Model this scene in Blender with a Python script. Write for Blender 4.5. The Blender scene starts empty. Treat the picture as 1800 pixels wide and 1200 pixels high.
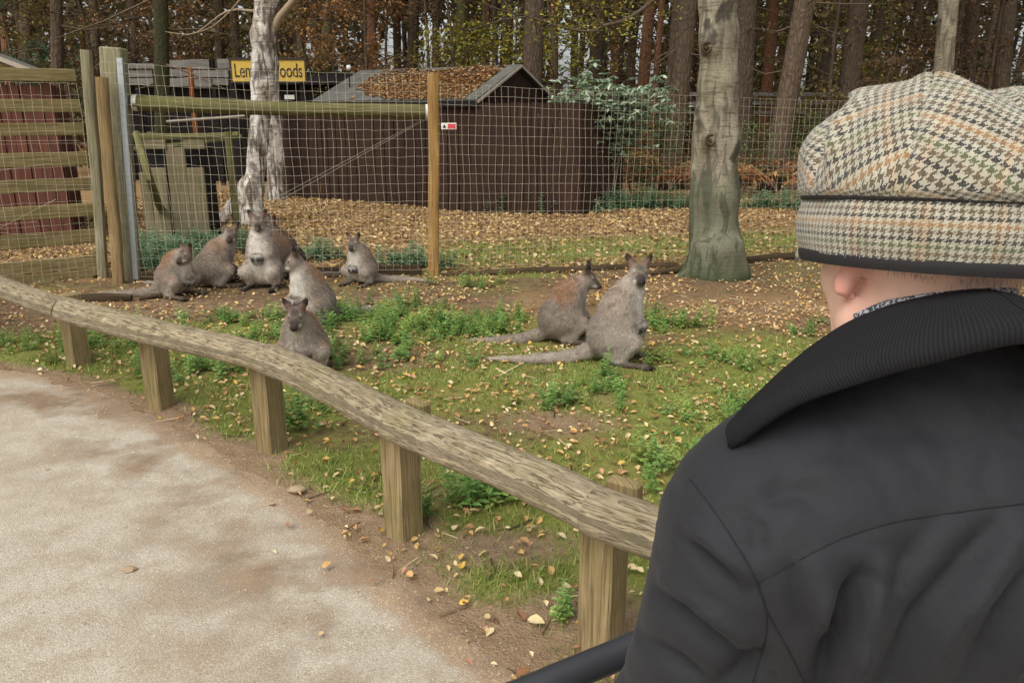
import bpy, bmesh, math, random
import numpy as np
from mathutils import Vector, Matrix, Quaternion
from mathutils.bvhtree import BVHTree
random.seed(7)
RNG = np.random.default_rng(11)
S = bpy.context.scene
COL = S.collection

# ---------------------------------------------------------------- camera, sky, sun, exposure
CAM_H, PITCH, FPX = 1.6, math.radians(15.9), 1400.0
CS, SN = math.cos(PITCH), math.sin(PITCH)
cam = bpy.data.cameras.new('camera'); cam.sensor_width = 36; cam.lens = FPX / 1800 * 36
cam.clip_start = 0.02; cam.clip_end = 600
camo = bpy.data.objects.new('camera', cam); COL.objects.link(camo)
camo.location = (0, 0, CAM_H); camo.rotation_euler = (math.pi / 2 - PITCH, 0, 0)
S.camera = camo
world = bpy.data.worlds.new('World'); S.world = world; world.use_nodes = True
wn = world.node_tree; wn.nodes.clear()
SUN_EL, SUN_AZ = math.radians(52), math.radians(215)
sky = wn.nodes.new('ShaderNodeTexSky'); sky.sky_type = 'NISHITA'; sky.sun_disc = False
sky.sun_elevation = SUN_EL; sky.sun_rotation = SUN_AZ
sky.air_density = 1.0; sky.dust_density = 4.0; sky.ozone_density = 1.0
hsv = wn.nodes.new('ShaderNodeHueSaturation'); hsv.inputs['Saturation'].default_value = 0.22
wn.links.new(sky.outputs[0], hsv.inputs['Color'])
bg = wn.nodes.new('ShaderNodeBackground'); bg.inputs[1].default_value = 0.15
wn.links.new(hsv.outputs[0], bg.inputs[0])
wo = wn.nodes.new('ShaderNodeOutputWorld'); wn.links.new(bg.outputs[0], wo.inputs[0])
sun = bpy.data.lights.new('sun', 'SUN'); sun.energy = 1.2; sun.angle = math.radians(50); sun.color = (1, .95, .87)
suno = bpy.data.objects.new('sun', sun); COL.objects.link(suno)
d = Vector((math.sin(SUN_AZ) * math.cos(SUN_EL), math.cos(SUN_AZ) * math.cos(SUN_EL), math.sin(SUN_EL)))
suno.rotation_euler = d.to_track_quat('Z', 'Y').to_euler()
S.view_settings.view_transform = 'Standard'; S.view_settings.look = 'None'
S.view_settings.exposure = 0.45; S.view_settings.gamma = 1; S.view_settings.use_curve_mapping = False
S.render.engine = 'CYCLES'
S.cycles.max_bounces = 6; S.cycles.diffuse_bounces = 3; S.cycles.glossy_bounces = 2; S.cycles.transparent_max_bounces = 8
S.cycles.use_denoising = True

# ---------------------------------------------------------------- layout helpers (real places read off the photograph)
def ray(px, py):
    dx, dy = (px - 900) / FPX, -(py - 600) / FPX
    return np.array([dx, CS + dy * SN, -SN + dy * CS])
def G(px, py, z=0.0):
    r = ray(px, py); t = (z - CAM_H) / r[2]
    return np.array([r[0] * t, r[1] * t, z])
def U(px, py, Y):
    r = ray(px, py); t = Y / r[1]
    return np.array([r[0] * t, Y, CAM_H + r[2] * t])
def lin(r, g, b):
    f = lambda c: (c / 255 / 12.92) if c / 255 <= .04045 else ((c / 255 + .055) / 1.055) ** 2.4
    return (f(r), f(g), f(b))

# ---------------------------------------------------------------- object helpers
def props(o, label=None, cat=None, group=None, kind=None):
    if label: o['label'] = label
    if cat: o['category'] = cat
    if group: o['group'] = group
    if kind: o['kind'] = kind
    return o
def thing(name, label, cat, loc=(0, 0, 0), group=None):
    o = bpy.data.objects.new(name, None); COL.objects.link(o); o.location = [float(v) for v in loc]
    o.empty_display_size = .1
    return props(o, label, cat, group)
def hang(o, parent):
    o.parent = parent
    o.matrix_parent_inverse = world_of(parent).inverted()
    return o
def world_of(o):
    m = Matrix.LocRotScale(o.location, o.rotation_euler, o.scale)
    return (world_of(o.parent) @ o.matrix_parent_inverse @ m) if o.parent else m
def mesh_np(name, V, F, mat=None, cols=None, uv=None, smooth=True, attrs=None):
    """V (n,3); F (m,k) array or list of tuples; cols per vertex (n,3); uv per vertex (n,2)"""
    me = bpy.data.meshes.new(name)
    V = np.asarray(V, dtype=np.float32)
    if isinstance(F, np.ndarray):
        m, k = F.shape
        me.vertices.add(len(V)); me.vertices.foreach_set('co', V.ravel())
        me.loops.add(m * k); me.loops.foreach_set('vertex_index', F.astype(np.int32).ravel())
        me.polygons.add(m); me.polygons.foreach_set('loop_start', np.arange(0, m * k, k, dtype=np.int32))
        me.update(calc_edges=True)
    else:
        me.from_pydata(V.tolist(), [], F); me.update()
    me.polygons.foreach_set('use_smooth', np.full(len(me.polygons), smooth))
    if cols is not None:
        a = me.color_attributes.new('Col', 'FLOAT_COLOR', 'POINT')
        c = np.ones((len(V), 4), np.float32); c[:, :3] = cols
        a.data.foreach_set('color', c.ravel())
    for k_, v_ in (attrs or {}).items():
        a = me.attributes.new(k_, 'FLOAT', 'POINT'); a.data.foreach_set('value', np.asarray(v_, np.float32))
    if uv is not None:
        l = me.uv_layers.new(name='UVMap')
        vi = np.empty(len(me.loops), np.int32); me.loops.foreach_get('vertex_index', vi)
        l.data.foreach_set('uv', np.asarray(uv, np.float32)[vi].ravel())
    if mat: me.materials.append(mat)
    me.validate(clean_customdata=False)
    return me
def link(name, me, parent=None, loc=None, rot=None):
    o = bpy.data.objects.new(name, me); COL.objects.link(o)
    if loc is not None: o.location = [float(v) for v in loc]
    if rot is not None: o.rotation_euler = rot
    if parent is not None: hang(o, parent)
    return o
def copy_tree(root, loc, rot=None, scale=None, mats=None):
    r = root.copy(); COL.objects.link(r); r.location = [float(v) for v in loc]
    if rot is not None: r.rotation_euler = rot
    if scale is not None: r.scale = (scale,) * 3 if not hasattr(scale, '__len__') else scale
    for k in ('label', 'group', 'category', 'kind'):
        if k in root: r[k] = root[k]
    for ch in root.children:
        c = ch.copy(); COL.objects.link(c); c.parent = r
        for g in ch.children:
            e = g.copy(); COL.objects.link(e); e.parent = c
    return r

class MB:
    """collects primitives into one mesh"""
    def __init__(s): s.v = []; s.f = []; s.uv = []; s.n = 0; s.c = []
    def add(s, V, F, uv=None, col=None):
        V = np.asarray(V, float)
        s.v.append(V); s.f += [tuple(i + s.n for i in f) for f in F]
        s.uv.append(np.zeros((len(V), 2)) if uv is None else np.asarray(uv))
        s.c.append(np.tile(np.array(col if col is not None else (1, 1, 1), float), (len(V), 1)))
        s.n += len(V); return s
    def box(s, c, size, R=None, bevel=.0, col=None):
        sx, sy, sz = [x / 2 for x in size]
        b = bevel
        if b <= 0:
            V = np.array([(x, y, z) for x in (-sx, sx) for y in (-sy, sy) for z in (-sz, sz)])
            F = [(0, 1, 3, 2), (4, 6, 7, 5), (0, 4, 5, 1), (2, 3, 7, 6), (0, 2, 6, 4), (1, 5, 7, 3)]
        else:
            # chamfered along all edges
            V = []; idx = {}
            for x in (-1, 1):
                for y in (-1, 1):
                    for z in (-1, 1):
                        for ax in range(3):
                            p = [x * (sx - b), y * (sy - b), z * (sz - b)]
                            p[ax] = (x, y, z)[ax] * (sx, sy, sz)[ax]
                            idx[(x, y, z, ax)] = len(V); V.append(p)
            F = []
            for ax in range(3):
                o1, o2 = [(1, 2), (2, 0), (0, 1)][ax]
                for sgn in (-1, 1):
                    q = []
                    for a, c2 in ((-1, -1), (1, -1), (1, 1), (-1, 1)):
                        k = [0, 0, 0]; k[ax] = sgn; k[o1] = a; k[o2] = c2
                        q.append(idx[(k[0], k[1], k[2], ax)])
                    F.append(tuple(q) if sgn > 0 else tuple(q[::-1]))
                for a in (-1, 1):
                    for c2 in (-1, 1):
                        k0 = [0, 0, 0]; k0[o1] = a; k0[o2] = c2; k0[ax] = -1; k1 = list(k0); k1[ax] = 1
                        q = [idx[(*k0, o1)], idx[(*k1, o1)], idx[(*k1, o2)], idx[(*k0, o2)]]
                        F.append(tuple(q) if a * c2 < 0 else tuple(q[::-1]))
            for x in (-1, 1):
                for y in (-1, 1):
                    for z in (-1, 1):
                        q = [idx[(x, y, z, 0)], idx[(x, y, z, 1)], idx[(x, y, z, 2)]]
                        F.append(tuple(q) if x * y * z > 0 else tuple(q[::-1]))
            V = np.array(V)
        uv = np.c_[V[:, 0] + V[:, 1] * 1.3 + s.n * .37, V[:, 2]]
        if R is not None: V = V @ np.array(R).T
        return s.add(V + np.array(c), F, uv, col)
    def tube(s, P, r, n=8, cap=True, jit=0, col=None, seed=0, lobes=0):
        P = np.asarray(P, float); k = len(P)
        r = np.full(k, r, float) if np.isscalar(r) else np.asarray(r, float)
        T = np.gradient(P, axis=0) if k > 2 else np.tile(P[1] - P[0], (2, 1))
        T /= np.linalg.norm(T, axis=1)[:, None] + 1e-12
        a = np.array([0, 0, 1.]) if abs(T[0, 2]) < .9 else np.array([1., 0, 0])
        u = np.cross(T[0], a); u /= np.linalg.norm(u)
        L = np.r_[0, np.cumsum(np.linalg.norm(np.diff(P, axis=0), axis=1))]
        rg = np.random.default_rng(seed + 1)
        ring_j = 1 + jit * rg.normal(size=(k, n)) if jit else np.ones((k, n))
        ang = np.arange(n) / n * 2 * math.pi
        if lobes: ring_j = ring_j * (1 + .05 * np.sin(3 * ang + 1)[None, :] + .03 * np.sin(5 * ang)[None, :] + .03 * np.sin(2 * ang[None, :] + L[:, None] * 1.3))
        V = []; uv = []
        for i in range(k):
            u = u - T[i] * np.dot(u, T[i]); u /= np.linalg.norm(u); w = np.cross(T[i], u)
            V.append(P[i] + (r[i] * ring_j[i])[:, None] * (np.cos(ang)[:, None] * u + np.sin(ang)[:, None] * w))
            uv.append(np.c_[ang / (2 * math.pi) * 2 * math.pi * r.mean(), np.full(n, L[i])])
        F = [(i * n + j, i * n + (j + 1) % n, (i + 1) * n + (j + 1) % n, (i + 1) * n + j) for i in range(k - 1) for j in range(n)]
        if cap: F += [tuple(range(n))[::-1], tuple((k - 1) * n + j for j in range(n))]
        return s.add(np.vstack(V), F, np.vstack(uv), col)
    def build(s, name, mat, parent=None, smooth=False, use_cols=False):
        me = mesh_np(name, np.vstack(s.v), s.f, mat, np.vstack(s.c) if use_cols else None, np.vstack(s.uv), smooth)
        return link(name, me, parent)
    def mesh(s, name, mat, smooth=False, use_cols=False):
        return mesh_np(name, np.vstack(s.v), s.f, mat, np.vstack(s.c) if use_cols else None, np.vstack(s.uv), smooth)

def smooth_sharp(o, deg=40):
    """flat caps on smooth tubes"""
    me = o.data
    me.polygons.foreach_set('use_smooth', np.full(len(me.polygons), True))
    me.set_sharp_from_angle(angle=math.radians(deg))
    return o
def path_pts(P, step):
    """Catmull-Rom resample of a polyline"""
    P = np.asarray(P, float); Q = np.vstack([2 * P[0] - P[1], P, 2 * P[-1] - P[-2]]); out = []
    for i in range(1, len(Q) - 2):
        n = max(2, int(np.linalg.norm(Q[i + 1] - Q[i]) / step))
        for t in np.arange(n) / n:
            a, b, c, d_ = Q[i - 1:i + 3]
            out.append(.5 * (2 * b + (c - a) * t + (2 * a - 5 * b + 4 * c - d_) * t * t + (3 * b - a - 3 * c + d_) * t ** 3))
    out.append(P[-1]); return np.array(out)

def vnoise(x, y, s, seed=0):
    x = np.asarray(x) / s + 1000.5 + seed * 17.3; y = np.asarray(y) / s + 1000.5 + seed * 7.7
    xi, yi = np.floor(x).astype(np.int64), np.floor(y).astype(np.int64); fx, fy = x - xi, y - yi
    fx, fy = fx * fx * (3 - 2 * fx), fy * fy * (3 - 2 * fy)
    def h(a, b):
        n = (a * 374761393 + b * 668265263 + seed * 69069) & 0xffffffff
        n = ((n ^ (n >> 13)) * 1274126177) & 0xffffffff
        return ((n ^ (n >> 16)) & 0xffff) / 65535.0
    return (h(xi, yi) * (1 - fx) + h(xi + 1, yi) * fx) * (1 - fy) + (h(xi, yi + 1) * (1 - fx) + h(xi + 1, yi + 1) * fx) * fy
def fbm(x, y, s, seed=0, o=4):
    t = 0; a = .5; n = 0
    for i in range(o): t = t + a * vnoise(x, y, s / 2 ** i, seed + i); n += a; a *= .5
    return t / n
def sstep(a, b, x): t = np.clip((x - a) / (b - a), 0, 1); return t * t * (3 - 2 * t)
def dist_poly(X, Y, P):
    """unsigned distance in plan to a polyline"""
    P = np.asarray(P)[:, :2]; best = np.full(np.shape(X), 1e9)
    for a, b in zip(P[:-1], P[1:]):
        ab = b - a; t = np.clip(((X - a[0]) * ab[0] + (Y - a[1]) * ab[1]) / (ab @ ab + 1e-12), 0, 1)
        best = np.minimum(best, np.hypot(X - a[0] - t * ab[0], Y - a[1] - t * ab[1]))
    return best
def in_poly(X, Y, P):
    P = np.asarray(P)[:, :2]; r = np.zeros(np.shape(X), bool); j = len(P) - 1
    for i in range(len(P)):
        xi, yi = P[i]; xj, yj = P[j]
        c = ((yi > Y) != (yj > Y)) & (X < (xj - xi) * (Y - yi) / (yj - yi + 1e-12) + xi); r ^= c; j = i
    return r

def scatter(name, tmpl_v, tmpl_f, P, heading, tilt, scale, cols, mat, parent=None, roll=None, smooth=False, normal=None):
    """many copies of a small template joined into one mesh"""
    tv = np.asarray(tmpl_v, float); tf = np.asarray(tmpl_f); n = len(P); k = len(tv)
    c, s_ = np.cos(heading), np.sin(heading); ct, st = np.cos(tilt), np.sin(tilt)
    R = np.zeros((n, 3, 3))                       # Rz(heading) @ Ry(tilt)
    R[:, 0, 0] = c * ct; R[:, 0, 1] = -s_; R[:, 0, 2] = c * st
    R[:, 1, 0] = s_ * ct; R[:, 1, 1] = c; R[:, 1, 2] = s_ * st
    R[:, 2, 0] = -st; R[:, 2, 2] = ct
    if roll is not None:
        cr, sr = np.cos(roll), np.sin(roll); Q = np.zeros((n, 3, 3)); Q[:, 0, 0] = 1
        Q[:, 1, 1] = cr; Q[:, 1, 2] = -sr; Q[:, 2, 1] = sr; Q[:, 2, 2] = cr
        R = R @ Q
    sc = np.asarray(scale); sc = sc[:, None] if sc.ndim == 1 else sc
    V = np.einsum('nij,nkj->nki', R, tv[None] * (sc[:, None, :] if sc.shape[1] == 3 else sc[:, None, :])) + np.asarray(P)[:, None, :]
    F = (tf[None] + (np.arange(n) * k)[:, None, None]).reshape(-1, tf.shape[1])
    me = mesh_np(name, V.reshape(-1, 3), F, mat, np.repeat(np.asarray(cols), k, axis=0), None, smooth)
    return link(name, me, parent)
LEAF_V = np.array([(0, 0, 0), (.3, .3, .06), (.72, .22, .07), (1, 0, .03), (.72, -.22, .07), (.3, -.3, .06)]) - np.array([.5, 0, 0])
LEAF_F = np.array([(0, 3, 2, 1), (0, 5, 4, 3)])
OVAL_V = np.array([(0, 0, 0), (.16, .22, .05), (.45, .36, .12), (.8, .2, .09), (1.02, .02, .0), (.82, -.19, .10), (.46, -.34, .13), (.15, -.22, .04)]) - np.array([.5, 0, 0])
OVAL_F = np.array([(0, 4, 3, 2, 1), (0, 7, 6, 5, 4)])

# ---------------------------------------------------------------- signed-distance modelling, one continuous skin
def surface_nets(vals, origin, h):
    nx, ny, nz = vals.shape
    s = vals < 0
    cnt = np.zeros((nx - 1, ny - 1, nz - 1), np.float32); pos = np.zeros(cnt.shape + (3,), np.float32)
    for ax in range(3):
        o1, o2 = [a for a in range(3) if a != ax]
        for a in (0, 1):
            for b in (0, 1):
                sl0 = [None] * 3; sl1 = [None] * 3
                sl0[ax] = slice(0, -1); sl1[ax] = slice(1, None)
                for o_, v_ in ((o1, a), (o2, b)):
                    q = slice(v_, None) if v_ else slice(0, -1); sl0[o_] = q; sl1[o_] = q
                v0, v1 = vals[tuple(sl0)], vals[tuple(sl1)]
                m = (v0 < 0) != (v1 < 0)
                t = np.where(m, v0 / np.where(m, v0 - v1, 1), 0)
                p = np.zeros(cnt.shape + (3,), np.float32); p[..., ax] = t; p[..., o1] = a; p[..., o2] = b
                cnt += m; pos += p * m[..., None]
    act = cnt > 0
    idx = np.full(cnt.shape, -1, np.int64); ii = np.argwhere(act); idx[act] = np.arange(len(ii))
    V = (ii + pos[act] / cnt[act][:, None]) * h + np.asarray(origin)
    F = []
    for ax in range(3):
        o1, o2 = [(1, 2), (2, 0), (0, 1)][ax]
        sl0 = [slice(1, -1)] * 3; sl1 = [slice(1, -1)] * 3
        sl0[ax] = slice(0, -1); sl1[ax] = slice(1, None)
        m = s[tuple(sl0)] != s[tuple(sl1)]
        inside0 = s[tuple(sl0)][m]
        e = np.argwhere(m) + 1; e[:, ax] -= 1
        def cell(d1, d2):
            q = e.copy(); q[:, o1] += d1; q[:, o2] += d2; return idx[q[:, 0], q[:, 1], q[:, 2]]
        q = np.stack([cell(-1, -1), cell(0, -1), cell(0, 0), cell(-1, 0)], 1)
        q[~inside0] = q[~inside0][:, ::-1]
        F.append(q)
    return V, np.vstack(F)
class Sdf:
    def __init__(s, k=.012): s.p = []; s.k = k
    def cap(s, a, b, ra, rb, col=(.5, .5, .5), k=None): s.p.append(('c', np.array(a, float), np.array(b, float), ra, rb, col)); return s
    def ell(s, c, r, R=None, col=(.5, .5, .5)): s.p.append(('e', np.array(c, float), np.array(r, float), np.eye(3) if R is None else np.array(R), None, col)); return s
    def one(s, p, P):
        if p[0] == 'c':
            a, b = p[1], p[2]; ab = b - a
            t = np.clip(((P - a) @ ab) / (ab @ ab + 1e-12), 0, 1)
            return np.linalg.norm(P - a - t[..., None] * ab, axis=-1) - (p[3] + (p[4] - p[3]) * t)
        q = (P - p[1]) @ p[3]                     # into local axes
        k0 = np.linalg.norm(q / p[2], axis=-1); k1 = np.linalg.norm(q / p[2] ** 2, axis=-1)
        return np.where(k0 < 1e-6, -p[2].min(), k0 * (k0 - 1) / np.maximum(k1, 1e-9))
    def bounds(s, m=.05):
        lo = np.full(3, 1e9); hi = -lo
        for p in s.p:
            if p[0] == 'c':
                for c, r in ((p[1], p[3]), (p[2], p[4])): lo = np.minimum(lo, c - r); hi = np.maximum(hi, c + r)
            else:
                r = p[2].max(); lo = np.minimum(lo, p[1] - r); hi = np.maximum(hi, p[1] + r)
        return lo - m, hi + m
    def mesh(s, h, kc=.012):
        lo, hi = s.bounds(3 * h + s.k)
        n = np.ceil((hi - lo) / h).astype(int) + 1
        ax = [lo[i] + np.arange(n[i]) * h for i in range(3)]
        acc = np.zeros(n, np.float64)
        cut = s.k * 14
        for p in s.p:                              # each primitive only inside its own box
            if p[0] == 'c': l2 = np.minimum(p[1] - p[3], p[2] - p[4]); h2 = np.maximum(p[1] + p[3], p[2] + p[4])
            else: r = p[2].max(); l2 = p[1] - r; h2 = p[1] + r
            i0 = np.clip(((l2 - cut - lo) / h).astype(int), 0, n - 1); i1 = np.clip(((h2 + cut - lo) / h).astype(int) + 2, 1, n)
            g = np.stack(np.meshgrid(*[ax[i][i0[i]:i1[i]] for i in range(3)], indexing='ij'), -1)
            acc[i0[0]:i1[0], i0[1]:i1[1], i0[2]:i1[2]] += np.exp(-np.clip(s.one(p, g) / s.k, -60, 60))
        vals = -s.k * np.log(acc + 1e-30)
        V, F = surface_nets(vals.astype(np.float32), lo, h)
        W = np.stack([np.exp(-np.clip(s.one(p, V) / kc, -30, 30)) for p in s.p], 1)
        C = (W @ np.array([p[5] for p in s.p])) / (W.sum(1)[:, None] + 1e-12)
        return V, F, C
def vert_normals(V, F):
    n = np.cross(V[F[:, 2]] - V[F[:, 0]], V[F[:, 3]] - V[F[:, 1]]) if F.shape[1] == 4 else np.cross(V[F[:, 1]] - V[F[:, 0]], V[F[:, 2]] - V[F[:, 0]])
    N = np.zeros_like(V)
    for j in range(F.shape[1]): np.add.at(N, F[:, j], n)
    return N / (np.linalg.norm(N, axis=1)[:, None] + 1e-12)
def lap_smooth(V, F, it=2, a=.5):
    E = np.vstack([np.c_[F[:, j], F[:, (j + 1) % F.shape[1]]] for j in range(F.shape[1])])
    for _ in range(it):
        A = np.zeros_like(V); c = np.zeros(len(V))
        np.add.at(A, E[:, 0], V[E[:, 1]]); np.add.at(c, E[:, 0], 1); np.add.at(A, E[:, 1], V[E[:, 0]]); np.add.at(c, E[:, 1], 1)
        V = V + a * (A / c[:, None] - V)
    return V
# ---------------------------------------------------------------- materials
class NT:
    def __init__(s, name, rough=.85, spec=.3):
        s.m = bpy.data.materials.new(name); s.m.use_nodes = True; s.t = s.m.node_tree
        s.b = s.t.nodes['Principled BSDF']; s.b.inputs['Roughness'].default_value = rough
        s.b.inputs['Specular IOR Level'].default_value = spec
    def n(s, typ, outi=0, **kw):
        nd = s.t.nodes.new('ShaderNode' + typ)
        for k, v in kw.items():
            if k.startswith('_'): setattr(nd, k[1:], v)
            else:
                key = int(k[1:]) if k[0] == 'i' and k[1:].isdigit() else k.replace('__', ' ')
                s.put(nd.inputs[key], v)
        return nd.outputs[outi]
    def put(s, sock, v):
        if isinstance(v, bpy.types.NodeSocket): s.t.links.new(v, sock)
        else:
            if sock.type == 'RGBA' and len(v) == 3: v = (*v, 1)
            sock.default_value = v
    def math(s, op, a, b=0.0, c=None):
        kw = dict(i0=a, i1=b)
        if c is not None: kw['i2'] = c
        return s.n('Math', _operation=op, **kw)
    def mapr(s, v, a, b, lo=0.0, hi=1.0): return s.n('MapRange', Value=v, From__Min=a, From__Max=b, To__Min=lo, To__Max=hi)
    def mix(s, f, a, b, blend='MIX'):
        nd = s.t.nodes.new('ShaderNodeMix'); nd.data_type = 'RGBA'; nd.blend_type = blend
        s.put(nd.inputs[0], f); s.put(nd.inputs[6], a); s.put(nd.inputs[7], b); return nd.outputs[2]
    def noise(s, vec, scale, detail=3.0, rough=.55, dist=0.0): return s.n('TexNoise', Vector=vec, Scale=scale, Detail=detail, Roughness=rough, Distortion=dist)
    def obj(s): return s.n('TexCoord', 3)
    def uv(s): return s.n('TexCoord', 2)
    def pos(s): return s.n('NewGeometry', 0)
    def attr(s, name): return s.n('Attribute', 2, _attribute_name=name)
    def acol(s, name='Col'): return s.n('Attribute', 0, _attribute_name=name)
    def scale(s, v, sc): return s.n('Mapping', Vector=v, Scale=sc)
    def rnd(s): return s.n('ObjectInfo', 5)
    def island(s): return s.n('NewGeometry', 8)
    def ramp(s, f, stops, interp='LINEAR'):
        nd = s.t.nodes.new('ShaderNodeValToRGB'); nd.color_ramp.interpolation = interp
        e = nd.color_ramp.elements
        while len(e) < len(stops): e.new(.5)
        for el, (p, c) in zip(e, stops): el.position = p; el.color = (*c, 1)
        s.put(nd.inputs[0], f); return nd.outputs[0]
    def bump(s, h, strength=.5, dist=.01, normal=None):
        kw = dict(Height=h, Strength=strength, Distance=dist)
        if normal is not None: kw['Normal'] = normal
        return s.n('Bump', **kw)
    def out(s, col, normal=None, rough=None):
        s.put(s.b.inputs['Base Color'], col)
        if normal is not None: s.put(s.b.inputs['Normal'], normal)
        if rough is not None: s.put(s.b.inputs['Roughness'], rough)
        return s.m

def hexc(h): return lin(int(h[0:2], 16), int(h[2:4], 16), int(h[4:6], 16))
def sc_(c, f): return tuple(x * f for x in c)

def wood(name, pale, dark, algae=None, algae_amt=.4, mode='uv', vary=.25, streak=1.0, rough=False):
    """weathered timber, grain along V (uv mode) or along the local X axis (obj mode)"""
    w = NT(name, .9, .2)
    v = w.uv() if mode == 'uv' else w.obj()
    if mode == 'obj':
        v = w.n('VectorMath', _operation='ADD', i0=v, i1=w.n('CombineXYZ', X=w.math('MULTIPLY', w.rnd(), 31.0), Y=w.math('MULTIPLY', w.rnd(), 17.0)))
    gs = ((70, 3, 1) if mode == 'uv' else (3, 70, 70)) if not rough else (85, 15, 1)
    ls = ((9, 1.6, 1) if mode == 'uv' else (1.6, 9, 9)) if not rough else (16, 6, 1)
    g = w.noise(w.scale(v, gs), 1.0, 5, .65)
    l = w.noise(w.scale(v, ls), 1.0, 4, .6, .6)
    c = w.mix(w.mapr(g, .35, .68), dark, pale)
    c = w.mix(w.mapr(l, .35, .7, 0, (.38 if rough else .6) * streak), c, sc_(dark, .75))
    if algae:
        a = w.noise(w.obj(), 4.5, 5, .65)
        c = w.mix(w.mapr(a, .42, .68, 0, algae_amt), c, algae)
    c = w.mix(w.mapr(w.rnd(), 0, 1, 0, vary), c, sc_(dark, .6))
    crack = w.noise(w.scale(v, ((60, 5, 1) if rough else (38, 1.1, 1)) if mode == 'uv' else (1.1, 38, 38)), 1.0, 3 if rough else 2, .5)
    cr = w.mapr(w.math('ABSOLUTE', w.math('SUBTRACT', crack, .5)), 0, .022)
    c = w.mix(w.math('MULTIPLY', w.math('SUBTRACT', 1, cr), .34 if rough else .55), c, sc_(dark, .35))
    nrm = w.bump(w.math('ADD', g, w.math('MULTIPLY', cr, .8)), 1.0 if rough else .5, .006 if rough else .004)
    return w.out(c, nrm)

M = {}
M['rail'] = wood('rail_wood', lin(184, 170, 142), lin(124, 110, 86), lin(124, 118, 76), .4, streak=1.2, rough=True)
M['post'] = wood('post_wood', lin(182, 162, 122), lin(124, 104, 72), lin(116, 112, 62), .6)
M['board'] = wood('gate_board', lin(176, 160, 118), lin(122, 106, 70), lin(106, 104, 50), .55, 'obj')
M['stake'] = wood('tan_stake', lin(202, 164, 104), lin(150, 112, 62), lin(126, 112, 56), .22)
M['stake2'] = wood('grey_tan_stake', lin(184, 158, 116), lin(134, 110, 74), lin(122, 112, 64), .3)
M['greypost'] = wood('grey_post', lin(180, 172, 146), lin(126, 118, 92), lin(116, 122, 70), .45)
M['mossrail'] = wood('mossy_rail', lin(146, 138, 98), lin(84, 78, 48), lin(96, 98, 46), .6)
M['brown'] = wood('brown_stained_board', lin(76, 54, 42), lin(50, 35, 28), None, 0, 'obj', .4)
M['greyboard'] = wood('grey_board', lin(150, 146, 138), lin(108, 104, 98), None, 0, 'obj', .4)
M['darkboard'] = wood('dark_board', lin(50, 44, 42), lin(30, 26, 26), None, 0, 'obj', .5)
M['red'] = wood('red_board', lin(120, 74, 58), lin(86, 54, 44), None, 0, 'obj', .4)
M['slab'] = wood('grey_slab', lin(150, 138, 112), lin(106, 96, 74), lin(98, 96, 52), .45, 'obj')
M['edging'] = wood('dark_edging', lin(96, 78, 60), lin(58, 44, 32), lin(72, 70, 36), .4)
def plain(name, col, rough=.6, metal=0.0, spec=.4, noise=.25, ns=30):
    w = NT(name, rough, spec); w.b.inputs['Metallic'].default_value = metal
    n = w.noise(w.obj(), ns, 4)
    return w.out(w.mix(w.mapr(n, .3, .7, 0, noise), col, sc_(col, .55)), w.bump(n, .15, .002))
M['galv'] = plain('galvanised_steel', lin(176, 184, 184), .45, .6, .5)
M['wire'] = plain('galvanised_wire', lin(188, 178, 154), .6, .1, .3)
M['white'] = plain('white_paint', lin(225, 222, 210), .6)
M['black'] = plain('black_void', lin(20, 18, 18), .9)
M['cable'] = plain('grey_cable', lin(140, 130, 115), .6)
M['verge'] = plain('pale_bargeboard', lin(164, 152, 136), .7)
M['signred'] = plain('sign_red', lin(196, 70, 80), .5, noise=.05)
M['signyellow'] = plain('sign_yellow', lin(198, 164, 66), .6, noise=.12, ns=6)
M['signblack'] = plain('sign_black', lin(46, 38, 26), .6)
M['straw'] = plain('straw', lin(206, 188, 140), .8)
M['stone'] = plain('stone', lin(160, 140, 112), .9)

# leaf / grass materials read a colour attribute and add grain
def attr_mat(name, rough=.75, spec=.25, trans=.0, gain=1.0, grain=.25, gs=60):
    w = NT(name, rough, spec)
    c = w.acol(); n = w.noise(w.pos(), gs, 2)
    c = w.mix(w.mapr(n, .3, .7, 0, grain), c, w.mix(1.0, c, (.45, .42, .4), 'MULTIPLY'))
    m = w.out(c)
    if trans > 0:
        t = w.n('BsdfTranslucent', Color=c)
        mx = w.t.nodes.new('ShaderNodeMixShader'); mx.inputs[0].default_value = trans
        o = w.t.nodes['Material Output']
        w.t.links.new(w.b.outputs[0], mx.inputs[1]); w.t.links.new(t, mx.inputs[2]); w.t.links.new(mx.outputs[0], o.inputs[0])
    return m
M['leaf'] = attr_mat('fallen_leaf', .7, .3, .1)
M['grass'] = attr_mat('grass_blade', .65, .3, .2)
M['green'] = attr_mat('green_leaf', .5, .4, .2)
M['foliage'] = attr_mat('tree_foliage', .7, .25, .3, grain=.35, gs=5)
M['fur'] = attr_mat('fur', .85, .15, 0, grain=.2, gs=120)
M['hide'] = attr_mat('hide', .85, .15, 0, grain=.35, gs=90)

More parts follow.
